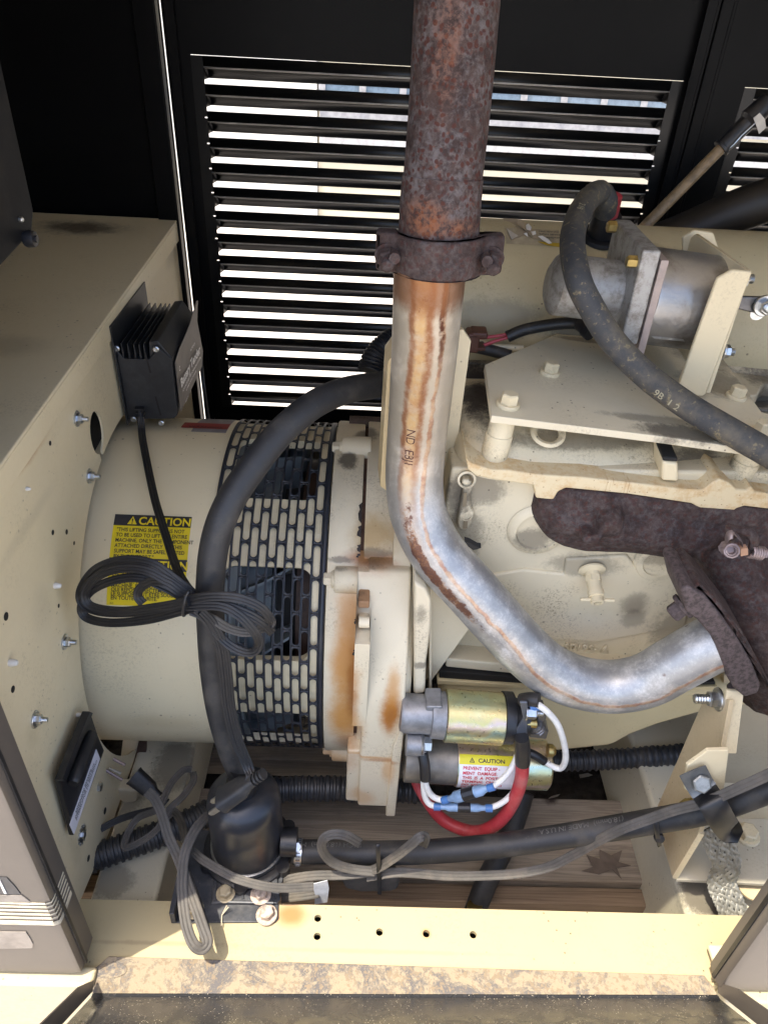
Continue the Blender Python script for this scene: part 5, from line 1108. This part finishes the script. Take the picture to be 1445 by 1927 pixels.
# ------------------------------------------------------------------ big hose over the barrel
bh2 = thing('heater_hose', PY(400, 1100, .58), 'thick dusty black hose arching over the slotted guard down to the black canister', 'hose')
BH = [(760, 718, .80), (715, 724, .78), (650, 735, .745), (590, 762, .71), (530, 812, .675), (475, 880, .64), (430, 950, .612), (405, 1020, .595), (396, 1100, .585), (397, 1180, .578), (402, 1260, .57), (414, 1340, .56), (434, 1410, .55), (452, 1455, .545), (462, 1490, .54)]
ob('hose', G().tube(T(BH, 7), lambda L, i: .0150, 28), M['rubber'], bh2, smooth=60)
ob('corrugated_sleeve', G().tube(cat([PY(698, 700, .84), PY(706, 676, .85), PY(724, 655, .86), PY(745, 640, .87)], 24), lambda L, i: .0165+.0012*math.sin(L*1500), 20), M['rubber_clean'], bh2, smooth=60)
# ------------------------------------------------------------------ charger cord with its coil and plug
cc = thing('charger_cord', PY(345, 1120, .58), 'black flat charger cord tied into a bow shaped coil in front of the caution label', 'power cord')
CW, CT = .0098, .0042
def rib(ps, nm='cord', mt=None, w=CW, t=CT, par=None, n=7, side=None): return ob(nm, G().ribbon(T(ps, n), w, t, side), mt or M['cord_black'], par or cc, smooth=50)
rib([(266, 786, .883), (268, 820, .862), (277, 870, .80), (292, 940, .725), (310, 1000, .67), (333, 1070, .620), (352, 1104, .590), (365, 1118, .578)], t=.006)
rib([(365, 1118, .578), (330, 1090, .582), (285, 1060, .59), (230, 1054, .598), (180, 1072, .602), (153, 1110, .604), (158, 1138, .60), (195, 1152, .592), (260, 1152, .58), (320, 1140, .566), (360, 1128, .558), (400, 1122, .552), (450, 1126, .548), (490, 1142, .548), (510, 1168, .55), (508, 1176, .552)])
rib([(360, 1125, .574), (320, 1096, .578), (270, 1072, .585), (215, 1072, .592), (175, 1092, .597), (160, 1120, .597), (175, 1142, .592), (230, 1150, .582), (300, 1142, .566), (355, 1132, .554)])
rib([(340, 1122, .580), (312, 1106, .584), (262, 1088, .588), (215, 1092, .594), (172, 1112, .600), (154, 1142, .602), (165, 1163, .598), (210, 1172, .588), (280, 1166, .575), (350, 1148, .560), (410, 1138, .550), (460, 1152, .546), (495, 1172, .548), (512, 1190, .552)])
rib([(352, 1128, .572), (318, 1100, .576), (290, 1094, .580), (266, 1105, .584), (260, 1122, .584), (270, 1136, .580)])
rib([(345, 1142, .556), (410, 1140, .548), (450, 1158, .542), (478, 1188, .540), (488, 1210, .541), (478, 1226, .543), (455, 1226, .546), (430, 1212, .550), (410, 1192, .553), (385, 1162, .556), (360, 1148, .558)])
rib([(360, 1150, .560), (400, 1165, .556), (430, 1182, .556), (462, 1190, .556), (490, 1184, .555), (505, 1176, .554)], mt=M['cord_grey'])
ob('twist_tie', G().tube(cat([PY(357, 1112, .552), PY(350, 1122, .545), PY(346, 1140, .542), PY(345, 1158, .550), PY(352, 1150, .59), PY(360, 1120, .592)], 5, True), .0017, 7), M['rubber_clean'], cc)
for dx, dy in ((0, 0), (11, 3)): rib([(368+dx, 1146+dy, .552), (392+dx, 1172+dy, .553), (412+dx, 1215+dy, .550), (420+dx, 1270+dy, .545), (426+dx, 1330+dy, .538), (440+dx, 1390+dy, .528), (462+dx*.8, 1440+dy, .518), (470+dx*.3, 1462, .508), (462, 1478, .502)], w=.0085)
# plug of the charger cord
def plug(par, c, fwd, upv, mt, blades=True, sc_=1):
    f = V(fwd).normalized(); u_ = V(upv); u_ = (u_-f*u_.dot(f)).normalized(); w_ = f.cross(u_)
    def p(a, b, c2): return c+f*(a*sc_)+w_*(b*sc_)+u_*(c2*sc_)
    rings = []
    for a, hw, hh in ((-.034, .0055, .0045), (-.026, .0062, .005), (-.018, .0105, .0075), (.006, .0118, .0085), (.008, .0125, .009), (.0095, .0125, .009)):
        rings.append([p(a, hw*math.copysign(abs(math.cos(t))**.5, math.cos(t)), hh*math.copysign(abs(math.sin(t))**.5, math.sin(t))) for t in [2*PI*(k+.5)/16 for k in range(16)]])
    ob('plug_body', G().loft(rings), mt, par, smooth=40)
    g = G()
    for q in range(4): g.loft([[p(-.034-q*.0042+da, hw*math.cos(t), .0052*math.sin(t)) for t in [2*PI*k/12 for k in range(12)]] for da, hw in ((0, .0066-q*.0003), (.0024, .0066-q*.0003))])
    ob('strain_relief', g, mt, par)
    if blades:
        for s_ in (-1, 1): ob('blade', G().prism([p(.0095, s_*.0063-.0008*0, -.0032), p(.024, s_*.0063, -.0032), p(.0265, s_*.0063, -.0015), p(.0265, s_*.0063, .0015), p(.024, s_*.0063, .0032), p(.0095, s_*.0063, .0032)], w_*.0015*sc_), M['zinc'], par)
        for s_ in (-1, 1): ob('blade_hole', G().lathe(p(.0205, s_*.0063-.0001*(1), 0)-w_*.0003, w_, [(0, .0012), (.0022, .0012)], 10), M['dark'], par)
pc_ = PY(432, 1497, .502)
pf_ = (PY(385, 1530, .500)-PY(450, 1488, .504)).normalized(); pn_ = (CAM-pc_).normalized(); pq_ = pn_.cross(pf_)
plug(cc, pc_, pf_, pq_*.75-pn_*.65, M['rubber'], True, 1.22)
# ------------------------------------------------------------------ second cord: block heater plug and its loose loops
hc2 = thing('heater_cord', PY(330, 1560, .5), 'flat cord with black three pin plug, looping below the barrel and over the rail', 'power cord')
plug(hc2, PY(262, 1468, .60), PY(225, 1440, .61)-PY(285, 1490, .59), V((.3, -.8, .5)), M['rubber_clean'], False, 1.05)
for (x, y), (x2, y2), mt in (((236, 1440), (214, 1428), 'clip'), ((228, 1456), (206, 1446), 'zinc'), ((231, 1468), (199, 1449), 'clip')): ob('prong', G().cyl(PY(x, y, .60), PY(x2, y2, .605), .0022, n=8), M[mt], hc2)
Lw, Lt = .0092, .0045
def ribh(ps, mt='cord_black', **k): return ob('cord', G().ribbon(T(ps, 7, k.get('f', PY)), k.get('w', Lw), k.get('t', Lt), k.get('side')), M[mt], hc2, smooth=50)
ribh([(278, 1490, .355), (292, 1504, .352), (306, 1535, .345), (318, 1575, .335), (336, 1615, .325), (352, 1660, .315), (368, 1705, .308), (382, 1745, .30), (390, 1768, .295), (388, 1780, .292), (378, 1786, .292), (364, 1776, .296), (352, 1745, .302), (345, 1700, .310), (343, 1655, .320), (347, 1610, .330), (360, 1575, .336), (378, 1548, .336), (400, 1530, .33)], 'cord_grey', w=.0125, t=.006, f=PZ)
ribh([(352, 1640, .310), (366, 1680, .303), (380, 1725, .297), (390, 1756, .292), (393, 1774, .289), (384, 1784, .290)], 'cord_black', w=.010, f=PZ)
ribh([(360, 1448, .285), (345, 1450, .290), (322, 1475, .29), (305, 1510, .285), (296, 1524, .280), (262, 1538, .268), (245, 1560, .262), (234, 1590, .258), (244, 1594, .258), (275, 1578, .262), (300, 1556, .268), (318, 1524, .278), (345, 1498, .283), (364, 1470, .285), (364, 1454, .285)], 'cord_grey', f=PZ)
ribh([(190, 1560, .258), (230, 1540, .262), (280, 1526, .27), (305, 1522, .275)], f=PZ)
ribh([(300, 1555, .265), (325, 1528, .275), (340, 1545, .285), (350, 1580, .30), (372, 1610, .305), (410, 1635, .305), (450, 1655, .305), (500, 1668, .30), (540, 1671, .295), (590, 1668, .29)], 'cord_grey', w=.0105, f=PZ)
# ------------------------------------------------------------------ black canister (circulating heater) on its bracket
ct = thing('heater_canister', PZ(460, 1640, .27), 'shiny black upright canister with a flanged base between the two cords', 'heater canister')
cb_ = PY(460, 1650, .505); cz0 = .262; cyc = .535
cp = PZ(462, 1632, cz0); cx_, cy_ = cp.x, .532
g0 = plain('black_steel_can', (.028, .030, .036), .30, .2, .3, 30, .05, dust=.10)
topz = PY(460, 1478, .535).z
cv = lambda z: V((cx_, cy_, z))
ob('can', G().lathe(cv(cz0), (0, 0, 1), [(0, .0475), (.006, .0462), (topz-cz0-.030, .0455), (topz-cz0-.018, .0435), (topz-cz0-.008, .036), (topz-cz0-.002, .024), (topz-cz0, .010)], 48), g0, ct, smooth=60)
ob('neck', G().tube([cv(topz-.01), cv(topz+.012), cv(topz+.012)+V((.004, .004, .010))], .0185, 20), M['rubber_clean'], ct)
gg = G().lathe(cv(.2525), (0, 0, 1), [(0, .058), (.010, .058), (.012, .055), (.012, .047)], 40)
for k in range(6): a = 2*PI*k/6+.5; gg.lathe(cv(.2525)+V((math.cos(a)*.056, math.sin(a)*.056, 0)), (0, 0, 1), [(0, .009), (.013, .009)], 12)
ob('base_flange', gg, M['plastic'], ct, smooth=35)
ob('band', G().lathe(cv(.266), (0, 0, 1), [(0, .0474), (.0005, .0486), (.007, .0486), (.0075, .0474)], 40), plain('grey_steel_band', (.30, .31, .32), .3, .9, .2), ct, smooth=50)
ob('outlet', G().lathe(V((cx_+.045, cy_-.01, .290)), (1, 0, 0), [(0, .018), (.02, .018)], 24), M['plastic'], ct)
br = thing('mounting_bracket', PZ(420, 1735, .2525), 'black steel foot bracket bolted to the rail under the canister', 'bracket')
zbk = .2535
M['brk'] = plain('blue_black_bracket', (.045, .050, .062), .42, .2, .3, 60, .1, dust=.25, dustcol=(.30, .28, .26))
fo = [PZ(x, y, zbk) for x, y in ((322, 1736), (340, 1640), (372, 1560), (560, 1580), (545, 1600), (524, 1690), (524, 1728), (518, 1735))]
ob('foot', G().prism(fo, (0, 0, -.003)), M['brk'], br, bev=.001)
ob('upright_flange', G().prism([PZ(x, y, zbk) for x, y in ((322, 1736), (332, 1737), (350, 1645), (341, 1640))], (0, 0, .022)), M['brk'], br, bev=.001)
pad = [PZ(x, y, zbk+.0045) for x, y in ((397, 1700), (402, 1655), (420, 1630), (520, 1640), (528, 1690), (522, 1700))]
ob('raised_pad', G().prism(pad, (0, 0, -.0043)), M['brk'], br, bev=.0015)
for (x, y), (x2, y2) in (((405, 1695), (408, 1662)), ((412, 1697), (515, 1699)), ((457, 1685), (458, 1692)), ((516, 1686), (518, 1694))): ob('rib', G().cyl(PZ(x, y, zbk+.005), PZ(x2, y2, zbk+.005), .0017, n=8), M['brk'], br)
yb_ = hexbolt(.0082, .008, 1.45, .002)
M['bolt_c'] = plain('yellowish_bolt', (.50, .42, .28), .5, .3, .3, 90, .3); M['bolt_r'] = plain('flaking_rust_bolt', (.50, .40, .33), .7, 0, .55, 160, .6)
shared('bolt', yb_, M['bolt_c'], br, PZ(425, 1682, zbk+.005), (0, 0, 1), 1, .2); shared('bolt', yb_, M['bolt_c'], br, PZ(366, 1712, zbk+.0003), (0, 0, 1), 1, .5)
yb2_ = yb_.copy(); yb2_.materials.clear()
for x, y, h in ((502, 1722, .0003), (491, 1684, .005)): shared('rusty_bolt', yb2_, M['bolt_r'], br, PZ(x, y, zbk+h), (0, 0, 1), 1.1, x)
ob('straw', G().cyl(PZ(418, 1722, zbk+.002), PZ(430, 1707, zbk+.012), .0007, n=5).cyl(PZ(418, 1722, zbk+.002), PZ(417, 1742, zbk+.003), .0006, n=5).cyl(PZ(419, 1720, zbk+.002), PZ(427, 1704, zbk+.012), .0006, n=5), plain('dry_straw', (.62, .52, .38), .8), br)
# ------------------------------------------------------------------ lower hose to the right
lh = thing('lower_hose', PY(900, 1590, .52), 'long black rubber hose running from the canister to the clamp at the right', 'hose')
HZ = [(552, 1603, .523), (620, 1603, .523), (720, 1605, .522), (830, 1601, .522), (930, 1592, .522), (1030, 1578, .520), (1130, 1562, .516), (1230, 1545, .510), (1330, 1526, .498), (1400, 1502, .492), (1520, 1455, .49), (1760, 1360, .49)]
ob('hose', G().tube(T(HZ, 8), .0150, 26), M['rubber'], lh, smooth=60)
a = PY(562, 1603, .523); ob('clamp_band', G().lathe(a, (1, 0, -.03), [(-.0045, .0155), (-.0045, .0164), (.0045, .0164), (.0045, .0155)], 36, False), M['zinc'], lh, smooth=40)
g = G()
for k in range(11): t = math.radians(-20+k*15); c_ = a+V((0, -math.cos(t), math.sin(t)))*.0164; g.box((-.003, -.0008, -.0008), (.003, .0006, .0008), Matrix.Rotation(-t, 3, 'X'), c_)
ob('clamp_notches', g, M['steel_dark'], lh)
ob('clamp_screw', G().lathe(a+V((-.002, -.004, .0205)), (.1, -.6, .8), [(-.006, .0048), (.004, .0048), (.0045, .0058), (.009, .0058)], 6), M['zinc'], lh)
hl = T(HZ, 8)
def onlow(px0, up_):
    i0 = min(range(len(hl)), key=lambda i: (hl[i]-PY(px0[0], px0[1], .524)).length); L_ = [0]
    for i in range(i0, 0, -1): L_.append(L_[-1]+(hl[i]-hl[i-1]).length)
    def fn(x, y):
        k = max(j for j in range(len(L_)) if L_[j] <= max(x, 0)); k = min(k, len(L_)-2); p = hl[i0-k]; d = (hl[i0-k-1]-p).normalized(); p = p+d*(x-L_[k])
        n_ = CAM-p; n_ = (n_-d*n_.dot(d)).normalized(); w_ = n_.cross(d); a_ = (y+up_)/.0150; return p+(n_*math.cos(a_)+w_*math.sin(a_))*.0153
    return fn
fp_ = plain('faded_grey_print', (.12, .118, .112), .6)
text('lettering', '(18.0mm)  MADE IN U.S.A.', .0098, fp_, lh, onlow((1180, 1548), -.0125), 0); text('lettering', 'INCH (18.0mm)  MADE', .0098, fp_, lh, onlow((680, 1604), -.0125), 0)
# grey cord tied along that hose
gc_ = thing('tied_cord', PY(900, 1640, .50), 'dusty flat grey cord tied along the lower hose with black zip ties', 'power cord')
def ribg(ps, mt='cord_grey', w=.0118, t=.0052): return ob('cord', G().ribbon(T(ps, 7), w, t), M[mt], gc_, smooth=50)
ribg([(525, 1665, .492), (545, 1655, .493), (590, 1648, .495), (650, 1646, .496), (700, 1638, .497), (740, 1615, .494), (770, 1592, .494), (790, 1575, .496), (800, 1576, .502), (796, 1590, .506)])
ribg([(676, 1586, .507), (650, 1572, .502), (625, 1570, .50), (608, 1580, .498), (607, 1600, .496), (625, 1622, .496), (660, 1635, .496), (705, 1640, .496)])
ribg([(690, 1650, .498), (740, 1642, .497), (780, 1643, .498), (840, 1648, .499), (900, 1648, .50), (970, 1644, .502), (1030, 1632, .503), (1080, 1608, .505), (1120, 1585, .502), (1170, 1560, .497), (1225, 1540, .494), (1270, 1524, .488), (1330, 1508, .480), (1400, 1478, .475), (1520, 1425, .475), (1760, 1330, .475)])
ribg([(530, 1690, .486), (580, 1684, .488), (600, 1680, .489)])
ob('cord_block', G().prism([PY(x, y, .50) for x, y in ((640, 1655), (680, 1650), (745, 1652), (752, 1662), (750, 1675), (735, 1680), (680, 1681), (648, 1674))], (0, .02, 0)), M['cord_grey'], gc_, bev=.006, seg=3)
for (x, y), (x2, y2) in (((711, 1590), (714, 1680)), ((1231, 1540), (1240, 1590))):
    a, b = PY(x, y, .500), PY(x2, y2, .492); cc_ = (a+b)/2; hx_ = (b-a)/2*1.06; tc_ = (CAM-cc_).normalized()
    ob('zip_tie', G().ribbon(cat([cc_-hx_*math.cos(t)+tc_*(math.sin(t)*.014-.006) for t in [2*PI*k/16 for k in range(16)]], 3, True), .0055, .0016, side=tuple(tc_), lobes=1), M['rubber_clean'], gc_, smooth=50)
ob('tie_head', G().lathe(PY(1238, 1574, .496), (0, -1, .4), [(0, .0062), (.006, .0058), (.007, .004)], 10), M['plastic'], gc_)
ob('white_tag', G().prism([PY(x, y, .486) for x, y in ((588, 1664), (616, 1657), (619, 1672), (616, 1698), (592, 1702), (593, 1684))], (0, .0008, 0)), plain('creased_white_tag', (.66, .68, .72), .5, 0, .25, 60, .4), gc_)
# ------------------------------------------------------------------ conduits and things in the shade below
lm = thing('corrugated_conduit', PY(620, 1490, .72), 'black corrugated conduit crossing in the shade under the barrel', 'conduit')
def loom(ps, r_, par, f=PY):
    P_ = T(ps, 40, f); ob('conduit', G().tube(P_, lambda L, i: r_+.0012*(1 if (int(L/.0046) % 2) else -1), 18), M['conduit'], par, smooth=25)
M['conduit'] = plain('black_conduit', (.030, .032, .037), .45, 0, .2, 40, .1, dust=.15)
loom([(150, 1625, .232), (200, 1606, .234), (250, 1588, .236), (310, 1566, .238), (370, 1540, .238), (425, 1512, .236), (480, 1494, .232), (540, 1485, .228), (640, 1484, .225), (790, 1488, .225)], .0175, lm, PZ)
lm2 = thing('corrugated_conduit', PY(1180, 1425, .72), 'black corrugated conduit running right from behind the starter motor', 'conduit')
loom([(1000, 1432, .72), (1060, 1432, .72), (1160, 1428, .72), (1300, 1418, .72)], .0155, lm2)
dh2 = thing('drain_hose', PZ(950, 1640, .16), 'short black drain hose dropping over the planks behind the lower hose', 'hose')
ob('hose', G().tube(T([(985, 1490, .66), (968, 1545, .63), (945, 1600, .60), (915, 1660, .56), (892, 1720, .53)], 6), .016, 18), M['rubber'], dh2, smooth=60)
ob('fitting', G().lathe(PY(893, 1704, .53), (0, -.3, -1), [(0, .011), (.01, .011)], 12), M['brass'], dh2)
bm_ = thing('cross_beam', PZ(280, 1600, .22), 'cream box beam running back under the barrel at the left', 'beam')
zc = .212; b0, b1 = PZ(170, 1690, zc), PZ(296, 1690, zc)
ob('beam', G().box((b0.x, .4635, .08), (b1.x, 1.27, zc)), cream('cream_beam_paint', (.56, .52, .40), soot=[(PZ(215, 1660, zc), (.03, .03, .02), .5), (PZ(230, 1500, zc), (.04, .05, .03), .6), (PZ(330, 1440, zc), (.04, .06, .02), .6)], grime=.3, specks=.9), bm_, bev=.006, seg=3)
ms = thing('rusty_strap', PZ(245, 1450, .25), 'small rusty painted strap standing on the cross beam under the barrel', 'strap')
ob('strap', G().prism([PY(x, y, .70) for x, y in ((232, 1392), (262, 1392), (250, 1440), (238, 1470), (226, 1440))], (0, .004, 0)), M['head'], ms); ob('rusty_plate', G().prism([PY(x, y, .705) for x, y in ((250, 1396), (276, 1396), (274, 1440), (262, 1470), (240, 1460))], (0, .004, 0)), plain('brown_rusty_plate', (.09, .05, .035), .8, 0, .4, 60, .4), ms)
ob('clip', G().prism([PY(x, y, .62) for x, y in ((218, 1486), (262, 1488), (258, 1510), (236, 1514), (216, 1500))], (0, .02, 0)), M['head'], ms, bev=.004)
# timber planks
wd_ = N('weathered_plank'); wp_ = wd_.scl(wd_.pos(), (2.2, 55, 40)); w1 = wd_.noise(1.4, 6, .65, 1.2, wp_); w2 = wd_.noise(9, 4, .6)
wc = wd_.ramp(w1, (.25, (.18, .145, .105)), (.42, (.34, .285, .22)), (.52, (.23, .185, .14)), (.62, (.36, .30, .235)), (.8, (.28, .23, .18)))
wc = wd_.mix(wd_.step(w2, .45, .7, 0, .5), wc, (.13, .12, .11))
kn = wd_.near(PZ(1035, 1500, .10), (.014, .016, .03), .3, 60); wc = wd_.mix(kn, wc, (.030, .014, .010))
M['wood'] = wd_.out(wc, .85, 0, wd_.bump(w1, .5, .002))
wb = N('brown_plank'); wp2 = wb.scl(wb.pos(), (1.6, 90, 90)); v1 = wb.noise(1.5, 5, .6, 1.5, wp2)
M['wood2'] = wb.out(wb.ramp(v1, (.3, (.13, .085, .055)), (.5, (.27, .195, .13)), (.62, (.17, .115, .075)), (.8, (.31, .23, .16))), .8, 0, wb.bump(v1, .4, .002))
zp_ = .10
ya_, yb_p = PZ(900, 1690, zp_).y, PZ(900, 1655, zp_).y
xr_ = PZ(1290, 1600, zp_).x
yy = [PZ(1000, 1655, zp_).y, PZ(1000, 1500, zp_).y]
tops = [('wide grey timber plank with a dark knot, on the ground under the engine', yy[0], yy[1], 'wood', -.62, xr_-.01, .10)]
for lab_, y0, y1, mt, xa_, xb_, zz_ in tops:
    o_ = ob('plank', G().box((xa_, y0, .062), (xb_, y1, zz_)), M[mt], None, bev=.004); tag(o_, lab_, 'plank', 'timber planks under the set')
o_ = ob('plank', G().box((-.62, yy[0]-.030, .030), (xr_+.012, yy[0]-.003, .088)), M['wood2'], None, bev=.003); tag(o_, 'narrow brown plank edge with strong grain, just behind the sunlit rail', 'plank', 'timber planks under the set')
o_ = ob('plank', G().box((-.30, .80, .02), (.28, .90, .07)), M['wood'], None, bev=.003); tag(o_, 'dark timber deep in the shade under the barrel', 'plank', 'timber planks under the set')
lf_ = [(0, 0), (.018, .006), (.030, -.004), (.026, .010), (.045, .012), (.032, .020), (.040, .036), (.022, .026), (.010, .038), (.006, .022), (-.012, .026), (-.004, .012), (-.022, .004)]
lo = PZ(1125, 1648, zp_+.002); o_ = ob('dead_leaf', G().prism([lo+V((x*1.15, y*1.1, .004*math.sin(i*2.1)+.004)) for i, (x, y) in enumerate(lf_)], (0, 0, .0006)), plain('grey_brown_leaf', (.15, .115, .09), .8, 0, .3, 60, .3), None); tag(o_, 'dry grey lobed leaf lying on the wide plank', 'leaf')
# ------------------------------------------------------------------ engine mount at the right
em = thing('engine_mount', (.45, .52, .25), 'cream engine mount with a gusset plate and foot at the lower right', 'mount')
M['mount'] = cream('cream_mount_paint', (.56, .45, .28), grime=.3, specks=.6, stains=[(PX(1250, 1560, .42), (.02, .05, .03), (.36, .24, .12), .5)])
gp = [PX(x, y, .42) for x, y in ((1322, 1318), (1231, 1529), (1250, 1600), (1264, 1650), (1312, 1572), (1353, 1420), (1372, 1316))]
ob('gusset', G().prism(gp, (.006, 0, 0)), M['mount'], em, bev=.001)
ed = [PX(x, y, .42) for x, y in ((1264, 1652), (1314, 1570), (1353, 1420), (1367, 1314))]
ob('front_flange', G().prism([PX(1367, 1300, .42), PX(1353, 1418, .42), PX(1353, 1418, .42)+V((.020, 0, 0)), PX(1367, 1300, .42)+V((.020, 0, 0))], (0, .004, 0)), M['cream_clean'], em, bev=.001)
ob('front_edge', G().prism([PX(1264, 1652, .42), PX(1314, 1568, .42), PX(1314, 1568, .42)+V((.006, -.002, 0)), PX(1264, 1652, .42)+V((.006, -.002, 0))], (.002, .004, 0)), M['cream_clean'], em)
zf_ = PX(1268, 1652, .422).z
f0 = PZ(1272, 1655, zf_)
ob('foot', G().prism([f0, PZ(1450, 1664, zf_), PZ(1560, 1664, zf_), PZ(1560, 1540, zf_), PZ(1316, 1540, zf_)], (0, 0, -.006)), cream('cream_foot_paint', (.50, .46, .36), grime=.3, specks=.7), em, bev=.001)
ob('shroud', G().prism([PY(x, y, .68) for x, y in ((1362, 1270), (1560, 1270), (1560, 1660), (1300, 1620), (1355, 1420))], (0, .01, 0)), cream('tan_shroud_paint', (.40, .34, .24), grime=.15, specks=.2), em)
tabp = [PY(x, y, .500) for x, y in ((1331, 1413), (1371, 1412), (1360, 1500), (1352, 1512), (1318, 1512), (1287, 1484), (1292, 1441))]
ob('hose_tab', G().prism(tabp, (0, .005, 0)), M['cream_clean'], em, bev=.001)
big = hexbolt(.0115, .009, 1.3, .003)
shared('bolt', big, M['cream_clean'], em, PZ(1404, 1572, zf_+.0003), (0, 0, 1), 1.15, .3)
shared('flange_nut', hexbolt(.0095, .010, 1.45, .003, .016, .62), M['zinc'], em, PX(1352, 1316, .42), (-1, 0, 0), 1, .2)
ob('stud', G().lathe(PX(1312, 1510, .415), (-1, -.1, 0), [(0, .006)]+[(k*.0016, .006 if k % 2 else .005) for k in range(1, 10)]+[(.018, .0045), (.024, .001)], 12), M['brass'], em)
rbx = PZ(1284, 1700, .215).x; ob('cross_member', G().box((rbx, .4635, .04), (rbx+.2, 1.2, .215)), cream('cream_beam_sooty', (.56, .52, .40), soot=[(PZ(1330, 1690, .215), (.05, .04, .03), .8), (PZ(1370, 1720, .215), (.03, .02, .03), .7)], grime=.3, specks=.9), em, bev=.008, seg=4)
ob('washer', G().lathe(PZ(1412, 1672, .238), (0, 0, 1), [(0, .017), (.003, .017)], 24), M['mount'], em)
pcl = thing('hose_clamp', PY(1330, 1500, .50), 'black P clip strap bolted on the cream tab, holding the lower hose', 'hose clip')
cpts = cat([PY(1303, 1452, .496), PY(1318, 1478, .494), PY(1328, 1494, .486), PY(1340, 1512, .472), PY(1354, 1538, .468), PY(1368, 1560, .482), PY(1372, 1562, .512), PY(1362, 1545, .535)], 6)
ob('strap', G().ribbon(cpts, .030, .0035, lobes=1), M['rubber_clean'], pcl, smooth=50)
ob('end_plate', G().ribbon(cat([PY(1302, 1450, .4925), PY(1316, 1476, .4905), PY(1325, 1489, .4855)], 3), .0305, .002, lobes=1), plain('dull_zinc_strap', (.16, .17, .175), .5, .6, .3, 60, .2), pcl, smooth=50)
shared('bolt', hexbolt(.0105, .008, 0, 0), plain('dull_zinc_bolt', (.34, .35, .34), .5, .8, .3, 90, .3), pcl, PY(1317, 1472, .4895), (-.1, -.75, .55), 1, .3)
# braided earth strap
ebs = thing('earth_strap', PY(1370, 1650, .49), 'flat braided metal earth strap hanging down to the rail at the right', 'earth strap')
M['braid'] = plain('grey_tinned_braid', (.30, .29, .25), .5, .5, .35, 90, .3)
Bp = cat([PY(1340, 1555, .515), PY(1352, 1590, .510), PY(1366, 1625, .505), PY(1356, 1660, .498), PY(1368, 1690, .484), PY(1385, 1730, .465), PY(1398, 1750, .452)], 26)
wB = .0175
frames = []
for i, p in enumerate(Bp):
    d = (Bp[min(i+1, len(Bp)-1)]-Bp[max(i-1, 0)]).normalized(); n_ = (V((-.05, -.75, .6))); n_ = (n_-d*n_.dot(d)).normalized(); frames.append((p, d.cross(n_), n_))
ob('core', G().ribbon(Bp, wB*1.9, .003, side=(-.05, -.75, .6), lobes=1), plain('dark_braid_core', (.07, .07, .06), .7, .3), ebs, smooth=60)
def strand(ph, sgn):
    pts = []
    for i in range(len(frames)):
        t = i/(len(frames)-1)*3.4+ph; s_ = abs((t % 2)-1)*2-1                       # zigzag across the strap
        p, w_, n_ = frames[i]; over = .0014+.0009*math.sin(i*.30+ph*6.5+sgn*1.6); pts.append(p+w_*(s_*sgn*wB)+n_*over)
    return pts
for k in range(9):
    for sg in (1, -1): ob('strand', G().ribbon(strand(k*2/9, sg), .0040, .0010, side=(-.05, -.75, .6), lobes=1), M['braid'], ebs, smooth=60)
ob('lug', G().prism([PY(x, y, .452) for x, y in ((1382, 1742), (1402, 1748), (1396, 1770), (1388, 1768))], (0, .002, 0)), M['zinc'], ebs)
